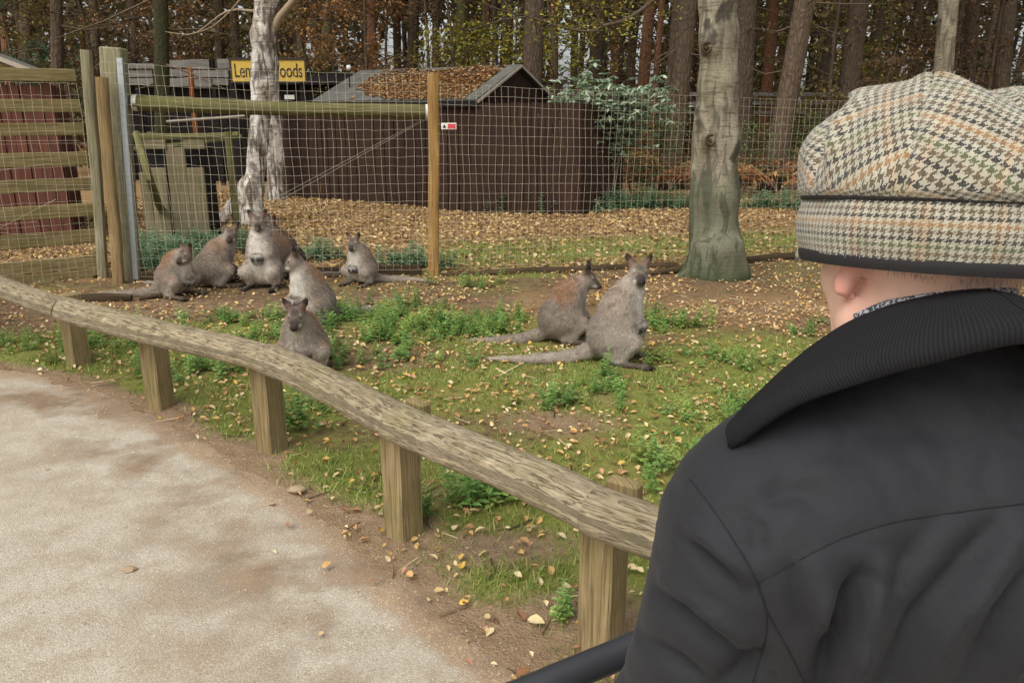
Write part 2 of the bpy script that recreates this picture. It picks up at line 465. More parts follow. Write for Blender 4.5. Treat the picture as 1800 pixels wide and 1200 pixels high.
def bark(name, c1, c2, moss=None, amt=0.0, vs=(5, 1.4), deep=.02):
    w = NT(name, .95, .15)
    v = w.scale(w.uv(), (vs[0], vs[1], 1))
    wob = w.noise(v, 1.2, 3)
    v2 = w.n('VectorMath', _operation='ADD', i0=v, i1=w.n('VectorMath', _operation='SCALE', i0=w.n('TexNoise', 1, Vector=v, Scale=1.5, Detail=3.0), Scale=.7))
    vo = w.n('TexVoronoi', Vector=v2, Scale=3.0, _feature='DISTANCE_TO_EDGE')
    pl = w.mapr(vo, 0, .22)
    fine = w.noise(w.scale(w.uv(), (30, 9, 1)), 1.0, 5, .65)
    c = w.mix(w.math('MULTIPLY_ADD', pl, .5, .5), sc_(c2, .55), c1)
    c = w.mix(w.mapr(fine, .35, .7, 0, .6), c, c2)
    c = w.mix(w.mapr(w.rnd(), 0, 1, 0, .45), c, sc_(c2, .7))
    if moss: c = w.mix(w.mapr(w.noise(w.obj(), 1.3, 5, .6), .42, .62, 0, amt), c, moss)
    return w.out(c, w.bump(w.math('ADD', pl, w.math('MULTIPLY', fine, .5)), .8, deep))
M['pine'] = bark('pine_bark', lin(108, 92, 76), lin(76, 64, 52))
M['pinered'] = bark('red_pine_bark', lin(138, 100, 74), lin(98, 68, 50))
M['pinedark'] = bark('dark_bark', lin(104, 90, 74), lin(70, 58, 47))
M['mossbark'] = bark('mossy_bark', lin(120, 110, 80), lin(80, 72, 52), lin(92, 92, 56), .6, (8, 3), .008)
M['mossdark'] = bark('dark_mossy_bark', lin(78, 70, 54), lin(54, 48, 36), lin(60, 64, 38), .6, (8, 3), .01)
M['twig'] = plain('twig', lin(88, 74, 58), .9)
M['twigpale'] = plain('pale_twig', lin(150, 132, 108), .9)

def birch(name, white, mid, green_low=False, rough_all=False):
    """smooth pale bark with dark horizontal dashes, grey furrowed base; optional algae"""
    w = NT(name, .8, .3)
    p = w.obj()
    ring = w.noise(w.scale(p, (5, 5, 42)), 1.0, 4, .6)
    patch = w.noise(w.scale(p, (4.5, 4.5, 1.7)), 1.0, 5, .62, .8)
    c = w.mix(w.mapr(patch, .38, .62), mid, white)
    c = w.mix(w.mapr(ring, .53, .64, 0, .75), c, sc_(mid, .45))
    fiss = w.noise(w.scale(p, (10, 10, 1.6)), 1.0, 4, .6, 1.0)
    scar = w.noise(w.scale(p, (3.4, 3.4, 2.6)), 1.0, 3, .5, .3)
    z = w.n('SeparateXYZ', 2, Vector=p)
    low = .85 if rough_all else w.mapr(z, 0.15, 1.6, 1.0, 0.55)
    c = w.mix(w.math('MULTIPLY', w.mapr(fiss, .51, .58), low), c, lin(58, 52, 44))
    c = w.mix(w.mapr(scar, .58 if rough_all else .64, .66 if rough_all else .69, 0, .85), c, lin(48, 42, 36))
    fine = w.noise(p, 60, 4, .65); c = w.mix(w.mapr(fine, .4, .72, 0, .45), c, sc_(mid, .6))
    if rough_all:
        blk = w.noise(w.scale(p, (7, 7, 4.2)), 1.0, 4, .6, .8); c = w.mix(w.mapr(blk, .52, .6, 0, .75), c, lin(92, 80, 68))
    if green_low:
        gz = w.math('ADD', z, w.math('MULTIPLY', w.math('SUBTRACT', patch, .5), .35))
        gm = w.mapr(gz, .92, 1.10, .58, 0)
        c = w.mix(gm, c, w.mix(w.mapr(ring, .35, .65), lin(58, 66, 48), lin(92, 98, 74)))
        c = w.mix(w.mapr(gz, .28, .02, 0, .6), c, lin(58, 70, 40))
    return w.out(c, w.bump(w.math('ADD', fiss, w.math('MULTIPLY', ring, .4)), .6, .02))
M['birchw'] = birch('white_birch_bark', lin(224, 218, 206), lin(142, 130, 114), rough_all=True)
M['birchg'] = birch('grey_birch_bark', lin(158, 149, 128), lin(112, 103, 82), True)

def ground_mat():
    w = NT('enclosure_soil', .95, .15)
    p = w.pos()
    n1 = w.noise(p, 3.0, 6, .65); n2 = w.noise(p, 14, 5, .65); n3 = w.noise(p, 90, 3, .6)
    soil = w.mix(w.mapr(n2, .3, .7), lin(98, 80, 60), lin(134, 112, 84))
    soil = w.mix(w.mapr(n3, .35, .7, 0, .5), soil, lin(84, 64, 48))
    moss = w.mix(w.mapr(n2, .3, .7), lin(108, 118, 52), lin(140, 142, 74))
    moss = w.mix(w.mapr(n3, .35, .7, 0, .55), moss, lin(84, 82, 40))
    litter = w.mix(w.mapr(n3, .3, .7), lin(116, 90, 62), lin(166, 136, 94))
    gm = w.mapr(w.math('ADD', w.attr('grass'), w.math('MULTIPLY', w.math('SUBTRACT', n2, .5), .9)), .35, .65)
    c = w.mix(gm, soil, moss)
    lm = w.mapr(w.math('ADD', w.attr('leaf'), w.math('MULTIPLY', w.math('SUBTRACT', n1, .5), .8)), .3, .8)
    c = w.mix(lm, c, litter)
    dm = w.mapr(w.math('ADD', w.attr('dirt'), w.math('MULTIPLY', w.math('SUBTRACT', n2, .5), .7)), .3, .7)
    dirt = w.mix(w.mapr(n2, .3, .72), lin(128, 108, 84), lin(158, 134, 106))
    dirt = w.mix(w.mapr(n3, .4, .72, 0, .5), dirt, lin(116, 92, 70))
    c = w.mix(dm, c, dirt)
    h = w.math('ADD', w.math('MULTIPLY', n2, 1.0), w.math('MULTIPLY', n3, .5))
    return w.out(c, w.bump(h, .8, .03))
M['ground'] = ground_mat()
def path_mat():
    w = NT('gravel_path', .9, .25)
    p = w.pos()
    n1 = w.noise(p, 1.6, 5, .6); n2 = w.noise(p, 7, 5, .65); n3 = w.noise(p, 160, 3, .7)
    vo = w.n('TexVoronoi', 1, Vector=p, Scale=165.0); vd = w.n('TexVoronoi', 0, Vector=p, Scale=165.0)
    chip = w.n('SeparateColor', 0, Color=vo)
    base = w.mix(w.mapr(n1, .3, .7), lin(182, 172, 154), lin(201, 193, 176))
    base = w.mix(w.mapr(n2, .42, .7, 0, .6), base, lin(152, 132, 106))
    c = w.mix(w.mapr(chip, 0, 1, .0, .55), base, lin(124, 111, 92))
    c = w.mix(w.mapr(chip, .82, 1, 0, .5), c, lin(226, 218, 200))
    c = w.mix(w.mapr(n3, .5, .75, 0, .5), c, lin(120, 104, 84))
    # brown dirt trodden in from the verge
    e = w.math('ADD', w.attr('edge'), w.math('MULTIPLY', w.math('SUBTRACT', n1, .5), .9))
    e = w.math('ADD', e, w.math('MULTIPLY', w.math('SUBTRACT', n2, .5), .6))
    dirt = w.mix(w.mapr(n2, .3, .7), lin(132, 110, 86), lin(164, 140, 112))
    dirt = w.mix(w.mapr(chip, .72, 1, 0, .6), dirt, lin(200, 180, 150))
    c = w.mix(w.mapr(e, .4, .75, 0, .92), c, dirt)
    st = w.noise(p, 1.5, 6, .62); sm = w.math('MULTIPLY', w.mapr(st, .46, .6, 0, .95), w.mapr(w.attr('verge'), .12, .55)); c = w.mix(sm, c, w.mix(w.mapr(n2, .3, .7), lin(112, 94, 74), lin(146, 122, 96)))
    tr = w.noise(w.scale(p, (.35, 1.3, 1)), 1.0, 4, .55); c = w.mix(w.mapr(tr, .5, .68, 0, .25), c, lin(150, 132, 108))
    return w.out(c, w.bump(w.math('ADD', w.math('MULTIPLY', vd, -1.2), w.math('MULTIPLY', n3, .5)), .6, .003))
M['path'] = path_mat()
def roof_mat():
    w = NT('roof_felt', .9, .2); p = w.obj(); n = w.noise(p, 5, 5); f = w.noise(p, 120, 2)
    c = w.mix(w.mapr(n, .35, .65), lin(86, 86, 80), lin(108, 106, 98)); c = w.mix(w.mapr(f, .4, .7, 0, .4), c, lin(66, 68, 66))
    return w.out(c, w.bump(f, .4, .004))
M['felt'] = roof_mat()
# ---------------------------------------------------------------- ground and path
EDGE = np.array([(-14, 9.2, 0), (-7.5, 6.6, 0)] + [G(*p) for p in ((0, 652), (120, 672), (270, 735), (400, 812), (480, 862), (560, 912), (640, 985), (760, 1085), (900, 1205))]
                + [(.45, 1.52, 0), (1.6, .9, 0), (4.5, -.2, 0), (12, -3.5, 0)])
PATH_POLY = np.vstack([EDGE, [(12, -9, 0), (-14, -9, 0)]])
FENCE_L, FENCE_M, FENCE_R = G(222, 497), G(762, 481), G(1440, 452)
FENCE_R2 = FENCE_M + (FENCE_R - FENCE_M) * 1.7
FENCE_LINE = np.array([FENCE_L + (FENCE_L - FENCE_M) * .02, FENCE_M, FENCE_R, FENCE_R2])
RAIL_C = [U(px, py, 0) for px, py in ()]
def fence_y(X): return np.interp(X, FENCE_LINE[:, 0], FENCE_LINE[:, 1])
def height(X, Y):
    b = (fbm(X, Y, .9, 3) - .5) * .05 + (fbm(X, Y, 5, 5) - .5) * .10 * sstep(5, 12, Y)
    b = b * sstep(.0, .5, dist_poly(X, Y, EDGE)) * np.where(in_poly(X, Y, PATH_POLY), 0, 1)
    return b * (1 - sstep(10, 16, np.hypot(X, Y - 5)) * .0)
def spots(X, Y, L):
    t = np.zeros(np.shape(X))
    for px, py, rx, ry, a in L:
        c = G(px, py); t = np.maximum(t, a * np.exp(-(((X - c[0]) / rx) ** 2 + ((Y - c[1]) / ry) ** 2)))
    return t
GREEN_SPOTS = [(640, 560, .9, .45, 1), (800, 580, .8, .5, 1), (420, 570, .9, .4, .9), (230, 620, 1.1, .6, 1), (370, 680, .6, .5, .9), (560, 700, .7, .5, .8), (520, 840, .5, .4, 1), (600, 860, .35, .3, .9),
               (900, 690, .9, .5, .75), (1080, 690, .8, .5, .9), (1250, 690, .8, .5, .9), (900, 850, .6, .45, .8), (1160, 800, .6, .5, .95), (760, 700, .8, .4, .75), (850, 480, .8, .25, .6),
               (1170, 570, .35, .3, 1), (890, 560, .35, .25, .9), (1300, 620, .7, .4, .7), (930, 1010, .35, .25, .9), (700, 990, .3, .2, .8), (60, 600, .6, .4, .8), (1130, 950, .5, .4, .7), (1050, 620, .7, .35, .5),
               (420, 760, .3, .25, .9), (980, 640, .8, .3, .55), (830, 930, .4, .2, .7)]
DIRT_SPOTS = [(690, 935, .28, .22, .9), (700, 640, .4, .2, .5), (980, 740, .45, .25, .8), (1030, 1080, .3, .2, .9), (460, 790, .2, .15, .8), (880, 960, .4, .2, .8), (1010, 700, .5, .2, .5), (270, 720, .25, .15, .8), (780, 870, .3, .2, .5)]
BARE_SPOTS = [(300, 540, 2.2, .5, 1), (650, 525, 1.6, .3, .8), (1330, 540, 1.4, .55, 1), (60, 560, 1.2, .6, .7), (930, 530, .9, .4, .8), (1120, 510, .8, .3, .8)]
def zones(X, Y):
    fy = fence_y(X); behind = sstep(-.15, .2, Y - fy)
    de = dist_poly(X, Y, EDGE)
    g = .40 + .5 * (fbm(X, Y, .8, 21) - .5) + spots(X, Y, GREEN_SPOTS) * .6
    bare = spots(X, Y, BARE_SPOTS)
    g = g * (1 - .85 * bare)
    yb = (Y - fy)
    strip = np.exp(-((yb - 1.3) / 1.3) ** 2) * sstep(-2.2, -.6, X) * .95     # mossy grass just behind the fence
    g = g * (1 - behind) + behind * (strip + .1)
    g = np.where(yb > 4.6, .55 * fbm(X, Y, 3, 9), g)
    leaf = (1 - behind) * (.12 + .35 * fbm(X, Y, 1.2, 31) + .4 * bare * (X > 0)) + behind * (.95 - .62 * strip)
    dirt = np.exp(-(de / .17) ** 2) * 1.1 + spots(X, Y, DIRT_SPOTS) + bare * .55 * (1 - behind)
    return np.clip(g, 0, 1.2), np.clip(leaf, 0, 1), np.clip(dirt, 0, 1.2)
def axis(lo, hi, h, far):
    a = np.arange(lo, hi + 1e-6, h); o = [hi]; st = h
    while o[-1] < far: st *= 1.35; o.append(o[-1] + st)
    p = [lo]; st = h
    while p[-1] > -far: st *= 1.35; p.append(p[-1] - st)
    return np.r_[p[:0:-1], a, o[1:]]
gx, gy = axis(-7.5, 7.5, .06, 260), axis(-.5, 15, .06, 260)
GX, GY = np.meshgrid(gx, gy, indexing='ij'); GZ = height(GX, GY)
nx, ny = GX.shape; I = np.arange(nx * ny).reshape(nx, ny)
gf = np.stack([I[:-1, :-1], I[1:, :-1], I[1:, 1:], I[:-1, 1:]], -1).reshape(-1, 4)
zg, zl, zd = zones(GX.ravel(), GY.ravel())
go = link('ground', mesh_np('ground', np.c_[GX.ravel(), GY.ravel(), GZ.ravel()], gf, M['ground'], attrs=dict(grass=zg, leaf=zl, dirt=zd)))
props(go, kind='structure')
ins = in_poly(GX.ravel(), GY.ravel(), PATH_POLY); de = dist_poly(GX.ravel(), GY.ravel(), EDGE); sd = np.where(ins, de, -de)
use = (sd > -.14)[gf].all(1)
pf = gf[use]; ids, inv = np.unique(pf, return_inverse=True)
pz = np.where(sd[ids] > 0, .008 + .010 * sstep(0, .5, sd[ids]), .008 + sd[ids] * .25 - .0)
wob = (fbm(GX.ravel()[ids], GY.ravel()[ids], .35, 41) - .5) * .05 * np.exp(-(sd[ids] / .12) ** 2)
po = link('path', mesh_np('path', np.c_[GX.ravel()[ids], GY.ravel()[ids], pz + wob], inv.reshape(-1, 4), M['path'], attrs=dict(edge=np.exp(-np.maximum(sd[ids], 0) / .17), verge=np.exp(-np.maximum(sd[ids], 0) / .55))))
props(po, kind='structure')
def hz(x, y): return float(height(np.array([x]), np.array([y]))[0])

# ---------------------------------------------------------------- knee rail along the path
H_RAIL = .515; R_RAIL = .070
joints_px = [(-330, 390), (115, 547), (463, 640), (692, 748), (1040, 895), (1500, 1085), (2300, 1400)]
J = [G(px, py, H_RAIL - .012) for px, py in joints_px]
JR = [G(px, py, H_RAIL) for px, py in ((-330, 385), (112, 545), (466, 632), (694, 742), (1046, 897), (1500, 1083), (2300, 1400))]
rail = thing('knee_rail', 'low rustic rail of weathered round logs on short square posts edging the path', 'rail', G(463, 797))
JS = path_pts(JR, .06); cut = [int(np.argmin(np.linalg.norm(JS - q, axis=1))) for q in JR]
for i in range(len(JR) - 1):
    P = JS[cut[i]:cut[i + 1] + 1].copy(); P = .6 * P + .4 * (JR[i] + (JR[i + 1] - JR[i]) * np.linspace(0, 1, len(P))[:, None]); n = len(P); t = np.linspace(0, 1, n)[:, None]
    P[:, 2] += .008 * np.sin(t[:, 0] * math.pi); P[:, :2] += .005 * np.sin(t * math.pi * 2 + i)
    mb = MB(); mb.tube(P, R_RAIL * (1 + (.02 * np.sin(np.linspace(0, 5 + i, n))) + .012 * np.sin(np.linspace(1, 17, n))), 22, jit=.010, seed=i, lobes=1)
    smooth_sharp(mb.build('rail_log', M['rail'], rail))
post_px = [(124, 645, .36), (268, 720, .38), (463, 796, .33), (690, 946, .3), (1036, 1150, .28), (1420, 1330, .3), (-110, 590, .3)]
for k, (px, py, off) in enumerate(post_px):
    b = G(px, py); x, y = b[0], b[1]
    # centre the post under the rail
    seg = min(range(len(JR) - 1), key=lambda i: dist_poly(np.array([x]), np.array([y]), np.array([JR[i], JR[i + 1]]))[0])
    d_ = JR[seg + 1] - JR[seg]; ang = math.atan2(d_[1], d_[0])
    nrm_ = np.array([-math.sin(ang), math.cos(ang), 0]); nrm_ = nrm_ if nrm_[1] > 0 else -nrm_
    c = b + nrm_ * .055
    mb = MB(); top = H_RAIL - .03; s_ = .112
    R = Matrix.Rotation(ang + math.radians(6 + 5 * math.sin(k * 2.1)), 3, 'Z')
    mb.box((c[0], c[1], (top - .25) / 2), (s_, s_ * 1.02, top + .25), R, .007)
    if k in (3, 4): mb.box(np.array((c[0], c[1], H_RAIL - .045)) + nrm_ * .088, (s_ * .95, .05, .14), R, .008)      # notched cheek behind the log
    mb.build('post', M['post'], rail)

# ---------------------------------------------------------------- wire fence with a log top rail
fence = thing('wire_mesh_fence', 'galvanised wire mesh fence with mossy log rail between grey post and tan post', 'fence', FENCE_L)
DIRM = (FENCE_M - FENCE_L) / np.linalg.norm(FENCE_M - FENCE_L)
def post_tube(name, base, top, r, mat, parent, n=14, seed=0, jit=.006):
    t = np.linspace(0, 1, 12)[:, None]; P = np.asarray(base) * (1 - t) + np.asarray(top) * t
    P[:, 0] += .006 * np.sin(t[:, 0] * 7 + seed); mb = MB(); mb.tube(P, r * np.linspace(1.03, .96, 12), n, jit=jit, seed=seed, lobes=1)
    return smooth_sharp(mb.build(name, mat, parent))
pm_top = U(762, 130, FENCE_M[1] + .02)
post_tube('fence_post', FENCE_M - [0, 0, .2], pm_top, .059, M['stake'], fence, seed=3)
YC = FENCE_L[1] + .10
b_, t_ = U(226, 494, YC), U(199, 84, YC + .02)
ax = (t_ - b_); up = ax / np.linalg.norm(ax)
xv = np.cross([0, -1, 0.], up); xv = xv if xv[0] > 0 else -xv; yv = np.cross(up, xv)
mb = MB(); mb.box((b_ + t_) / 2 - up * .1, (.205, .15, np.linalg.norm(ax) + .2), np.c_[xv, yv, up], .012); mb.build('fence_post', M['greypost'], fence)
a0, a1 = U(238, 491, YC - .105), U(209, 102, YC - .09)
axg = a1 - a0; ug = axg / np.linalg.norm(axg); mb = MB()
mb.box((a0 + a1) / 2, (.045, .006, np.linalg.norm(axg)), np.c_[xv, np.cross(ug, xv), ug]); mb.box((a0 + a1) / 2 + np.array([.0225 + .003, .022, 0]), (.006, .045, np.linalg.norm(axg)), np.c_[xv, np.cross(ug, xv), ug])
mb.build('angle_iron', M['galv'], fence)
# log rail with painted ends
l0, l1 = U(236, 181, FENCE_L[1] + .16), U(753, 197, FENCE_M[1] + .12)
t = np.linspace(0, 1, 26)[:, None]; P = l0 * (1 - t) + l1 * t; P[:, 2] += -.012 * np.sin(t[:, 0] * math.pi)
mb = MB(); mb.tube(P, .07 * (1 + .03 * np.sin(np.linspace(0, 9, 26))), 16, jit=.008, lobes=1); smooth_sharp(mb.build('log_rail', M['mossrail'], fence))
dl = (l1 - l0) / np.linalg.norm(l1 - l0)
for p, sg in ((l0, -1), (l1, 1)):
    mb = MB(); mb.tube([p - dl * .03 * sg, p + dl * .012 * sg], .074, 16); smooth_sharp(mb.build('painted_end', M['white'], fence))
# mesh: three runs of the same netting
def mesh_run(A, B, zb, ztA, ztB, pitch=.078, rows=.088, sag=.0, seed=0):
    rg = np.random.default_rng(seed); L = np.linalg.norm(B - A); n = int(L / pitch); mb = MB(); r = .00130
    nrm2 = np.array([-(B - A)[1], (B - A)[0], 0]) / L
    def pt(u, z):
        w = .012 * math.sin(u * 5 + seed) * math.sin(z * 3 + 1)
        p = A + (B - A) * (u / L); return np.array([p[0], p[1], z]) + nrm2 * w + (B - A) / L * .010 * math.sin(z * 6 + u * 9)
    for i in range(n + 1):
        u = L * i / n; zt = ztA + (ztB - ztA) * i / n - sag * math.sin(math.pi * i / n)
        mb.tube([pt(u, zb + (zt - zb) * k / 6) for k in range(7)], r, 3, cap=False)
    k = int((min(ztA, ztB) - zb) / rows)
    for j in range(k + 2):
        f = j / (k + 1)
        mb.tube([pt(L * i / 40, zb + (ztA + (ztB - ztA) * i / 40 - zb - sag * math.sin(math.pi * i / 40)) * f + .003 * rg.normal()) for i in range(41)], r, 3, cap=False)
    return mb
FM0 = FENCE_L + np.array([.04, -.03, 0]); FM1 = FENCE_M + np.array([0, -.065, 0])
mb = mesh_run(FM0, FM1, .06, U(232, 109, FENCE_L[1])[2], U(752, 130, FENCE_M[1])[2], sag=.03, seed=1); mb.build('wire_mesh', M['wire'], fence)
FM2 = FENCE_R2 + np.array([0, .0, 0])
zt1 = U(775, 147, FENCE_M[1])[2]; ztR = U(1440, 175, FENCE_R[1])[2]
mb = mesh_run(FM1 + np.array([.06, .04, 0]), FM2, .06, zt1, zt1 + (ztR - zt1) * 1.7, pitch=.068, rows=.088, sag=.02, seed=2); mb.build('wire_mesh', M['wire'], fence)
post_tube('fence_post', FENCE_R2 - [0, 0, .2], FENCE_R2 + [0, 0, 1.8], .055, M['stake'], fence, seed=9)
gp = thing('gravel_board', 'half buried weathered plank along the foot of the mesh fence behind the sitting wallabies', 'board', (FENCE_L + FENCE_M) / 2)
mb = MB(); mid = (FENCE_L + FENCE_M) / 2
mb.box(mid + [0.02, .0, .035], (np.linalg.norm(FENCE_M - FENCE_L) - .28, .045, .13), Matrix.Rotation(math.atan2(DIRM[1], DIRM[0]), 3, 'Z'), .006); mb.build('plank', M['edging'], gp)
# bracing cables
br = thing('bracing_cable', 'twin steel bracing cable slanting from the tan fence post down behind the birch', 'cable', U(500, 340, FENCE_M[1] + .1))
for dz in (0, -.045):
    p0, p1 = U(750, 207, FENCE_M[1] + .12) + [0, 0, dz * .3], U(470, 356, FENCE_L[1] + .25) + [0, 0, dz]
    t = np.linspace(0, 1, 12)[:, None]; mb = MB(); mb.tube(p0 * (1 - t) + p1 * t, .0024, 5, cap=False); mb.build('cable', M['cable'], br, True)
sg = thing('warning_sign', 'small white sign with a red block fixed to the mesh beside the tan fence post', 'sign', U(789, 222, FENCE_M[1] - .05))
c = U(789, 222, FENCE_M[1] - .05); mb = MB(); mb.box(c, (.150, .006, .062), None, .002); mb.build('plate', M['white'], sg)
mb = MB(); mb.box(c + [.028, -.0045, 0], (.078, .003, .046)); mb.build('red_block', M['signred'], sg)
mb = MB(); V = np.array([(-.020, 0, -.016), (.020, 0, -.016), (0, 0, .018)]); mb.add(np.vstack([V, V + [0, -.003, 0]]) + c + [-.044, -.0032, 0], [(0, 1, 2), (5, 4, 3), (0, 3, 4, 1), (1, 4, 5, 2), (2, 5, 3, 0)]); mb.build('pictogram', M['signblack'], sg)

# edging logs along the foot of the fence
def log_thing(name, label, cat, pts, r, mat, seed=0, n=10, group=None, jit=.05):
    P = path_pts(pts, .12); k = len(P); rr = np.full(k, r) if np.isscalar(r) else np.interp(np.linspace(0, 1, k), np.linspace(0, 1, len(r)), r)
    mb = MB(); mb.tube(P, rr, n, jit=jit, seed=seed); o = smooth_sharp(mb.build(name, mat)); return props(o, label, cat, group)
log_thing('edging_log', 'dark half buried log running from the birch foot towards the man', 'log', [G(1312, 461) + [0, 0, .01], G(1360, 458) + [0, 0, .03], G(1418, 455) + [0, 0, .03], G(1600, 448)], .055, M['edging'], 4)
log_thing('edging_log', 'low soil-covered log along the fence foot left of the grey birch', 'log', [G(778, 482) + [0, 0, -.02], G(900, 478) + [0, 0, -.005], G(1040, 474) + [0, 0, 0], G(1190, 468) + [0, 0, .0]], [.03, .045, .05, .05], M['edging'], 5)
log_thing('fallen_branch', 'dark rotten branch lying on the soil before the gate posts', 'branch', [G(128, 527) + [0, 0, .02], G(180, 529) + [0, 0, .03], G(232, 528) + [0, 0, .025]], [.03, .045, .03], M['edging'], 6)
log_thing('fallen_branch', 'dark stick lying by the tail of the grooming wallaby', 'branch', [G(245, 529) + [0, 0, .015], G(285, 523) + [0, 0, .02]], [.012, .02], M['edging'], 7)
log_thing('root', 'thick exposed root spreading left from the grey birch', 'root', [G(1238, 478) + [0, 0, .07], G(1190, 480) + [0, 0, .035], G(1120, 487) + [0, 0, .012], G(1060, 492) + [0, 0, -.01]], [.06, .035, .025, .015], M['edging'], 8)
for k, (a, b, lab) in enumerate((((868, 668), (936, 634), 'long pale straw stalk lying on the grass before the two right wallabies'), ((872, 650), (890, 662), 'short pale straw stalk crossing the longer one on the grass'))):
    log_thing('straw_stalk', lab, 'straw', [G(*a) + [0, 0, .012], G(*b) + [0, 0, .02]], .006, M['straw'], 9 + k, 5)
# dead roots etc near gate
# ---------------------------------------------------------------- slatted gate on the left
gateA, gateB = G(-420, 550), G(186, 488)
gd = gateB - gateA; GL = np.linalg.norm(gd); gd /= GL; gang = math.atan2(gd[1], gd[0])
gate = thing('slatted_gate', 'weathered wooden gate of horizontal boards with wire netting at the left edge', 'gate', gateB)
gz = [(123, 145), (176, 199), (216, 238), (266, 290), (311, 333), (356, 379), (402, 426), (447, 468)]
rg = np.random.default_rng(5)
for k, (ya, yb) in enumerate(gz):
    za, zb = U(150, ya, gateB[1])[2], U(150, yb, gateB[1])[2]
    o = link('board', None if k == -1 else MB().box((0, 0, 0), (GL - .02, .032, max(.09, za - zb)), None, .005).mesh('board', M['board']), gate)
    o.location = [float(v) for v in ((gateA + gateB) / 2 + [0, 0, (za + zb) / 2] - np.array(gate.location))] if False else [float(v) for v in ((gateA + gateB) / 2 + [0, 0, (za + zb) / 2])]
    o.rotation_euler = (0, rg.normal() * .004, gang)
# kick board on the ground
o = link('board', MB().box((0, 0, 0), (GL - .02, .04, .13), None, .006).mesh('board', M['board']), gate); o.location = [float(v) for v in ((gateA + gateB) / 2 + [0, 0, .04])]; o.rotation_euler = (0, 0, gang)
gn = np.array([gd[1], -gd[0], 0]); 
mb = mesh_run(gateA + gn * .03, gateB + gn * .03 - gd * .02, .02, U(150, 150, gateB[1])[2], U(150, 147, gateB[1])[2], pitch=.075, rows=.11, seed=6)
for k in range(9):
    s0, s1 = rg.uniform(0, GL, 2); z0, z1 = rg.uniform(.3, 1.5, 2)
    P0 = gateA + gd * s0 + gn * .034 + [0, 0, z0]; P1 = gateA + gd * s1 + gn * .034 + [0, 0, z0 + (z1 - z0) * .3]; mb.tube([P0, P1], .0016, 3, cap=False)
mb.build('wire_netting', M['wire'], gate)
YG = gateB[1]
# (front) stile: flat half round, then tan round post
b_, t_ = U(182, 499, YG - .06), U(152, 88, YG - .06)
post_tube('gate_stile', b_ - [0, 0, .1], t_, .053, M['greypost'], gate, seed=11)
YT = FENCE_L[1] - .10
tp = thing('round_post', 'tan round post standing between the gate stile and the stout grey post', 'post', U(208, 502, YT))
post_tube('post', U(208, 502, YT) - [0, 0, .15], U(179, 136, YT), .057, M['stake2'], tp, seed=12)

# ---------------------------------------------------------------- brown board shed with felt roof, and the board fence joined to it
SA0, SA, SB = G(484, 344), G(574, 351), G(838, 371)
sdv = SB - SA; SL = np.linalg.norm(sdv); sdv /= SL; sn = np.array([-sdv[1], sdv[0], 0])       # sn points away from camera
sang = math.atan2(sdv[1], sdv[0])
shed = thing('timber_shed', 'low brown board shed with a grey felt roof strewn with orange leaves', 'shed', SA)
EAVE = U(810, 171, SB[1])[2]; DEP = 2.5; RID = U(872, 117, SB[1] + 1.1)[2]
bw = .118; nb = int(SL / bw); plank = MB().box((0, 0, 0), (EAVE + .02, .02, bw - .007), None, .003).mesh('plank', M['brown'])
def plank_at(p, ang, parent, me, yaw_extra=0.0):
    o = link('plank', me, parent); o.location = [float(v) for v in p]; o.rotation_euler = (Matrix.Rotation(ang, 4, 'Z') @ Matrix.Rotation(-math.pi / 2, 4, 'Y') @ Matrix.Rotation(math.pi / 2, 4, 'X') @ Matrix.Rotation(math.pi, 4, 'X')).to_euler()
    return o
# plank local X (grain) -> world Z ; local Z (width) -> along wall ; local Y (thick) -> across
def plank_rot(ang): return Matrix(((0, -math.sin(ang), math.cos(ang)), (0, math.cos(ang), math.sin(ang)), (1, 0, 0))).to_4x4()
def plank_row(A, B, me, parent, w, zmid, rgs, off=.006):
    L = np.linalg.norm(B - A); n = max(1, int(round(L / w))); dv = (B - A) / L; ang = math.atan2(dv[1], dv[0]); nn = np.array([-dv[1], dv[0], 0])
    for i in range(n):
        p = A + dv * (L * (i + .5) / n) + nn * (off if i % 2 else -off) + [0, 0, zmid + rgs.normal() * .006]
        o = link('plank', me, parent); o.matrix_basis = Matrix.Identity(4)
        o.rotation_euler = (plank_rot(ang) @ Matrix.Rotation(rgs.normal() * .004, 4, 'Y')).to_euler(); o.location = [float(v) for v in p]
rgs = np.random.default_rng(8)
plank_row(SA, SB, plank, shed, bw, EAVE / 2 - .01, rgs)
SC, SD = SB + sn * DEP, SA + sn * DEP
plank_row(SB + sn * .02, SC, plank, shed, bw, EAVE / 2 - .01, rgs)
mb = MB(); mb.box((SA + SB) / 2 + sn * (DEP / 2 + .01) + [0, 0, EAVE / 2 - .03], (SL - .08, DEP - .1, EAVE - .04), Matrix.Rotation(sang, 3, 'Z')); mb.build('inner_wall', M['darkboard'], shed)
for p0 in (SB, SA):
    mb = MB(); V = np.array([p0 + [0, 0, EAVE], p0 + sn * DEP + [0, 0, EAVE], p0 + sn * DEP / 2 + [0, 0, RID - .05]]); s2 = sdv * .02
    mb.add(np.vstack([V, V + s2]), [(0, 1, 2), (5, 4, 3), (0, 3, 4, 1), (1, 4, 5, 2), (2, 5, 3, 0)]); mb.build('gable', M['brown'], shed)
ov = .12
e0 = SA - sdv * .1 - sn * ov; e1 = SB + sdv * .12 - sn * ov; zE = EAVE - .06; zR = RID
r0 = SA - sdv * .1 + sn * DEP / 2; r1 = SB + sdv * .12 + sn * DEP / 2
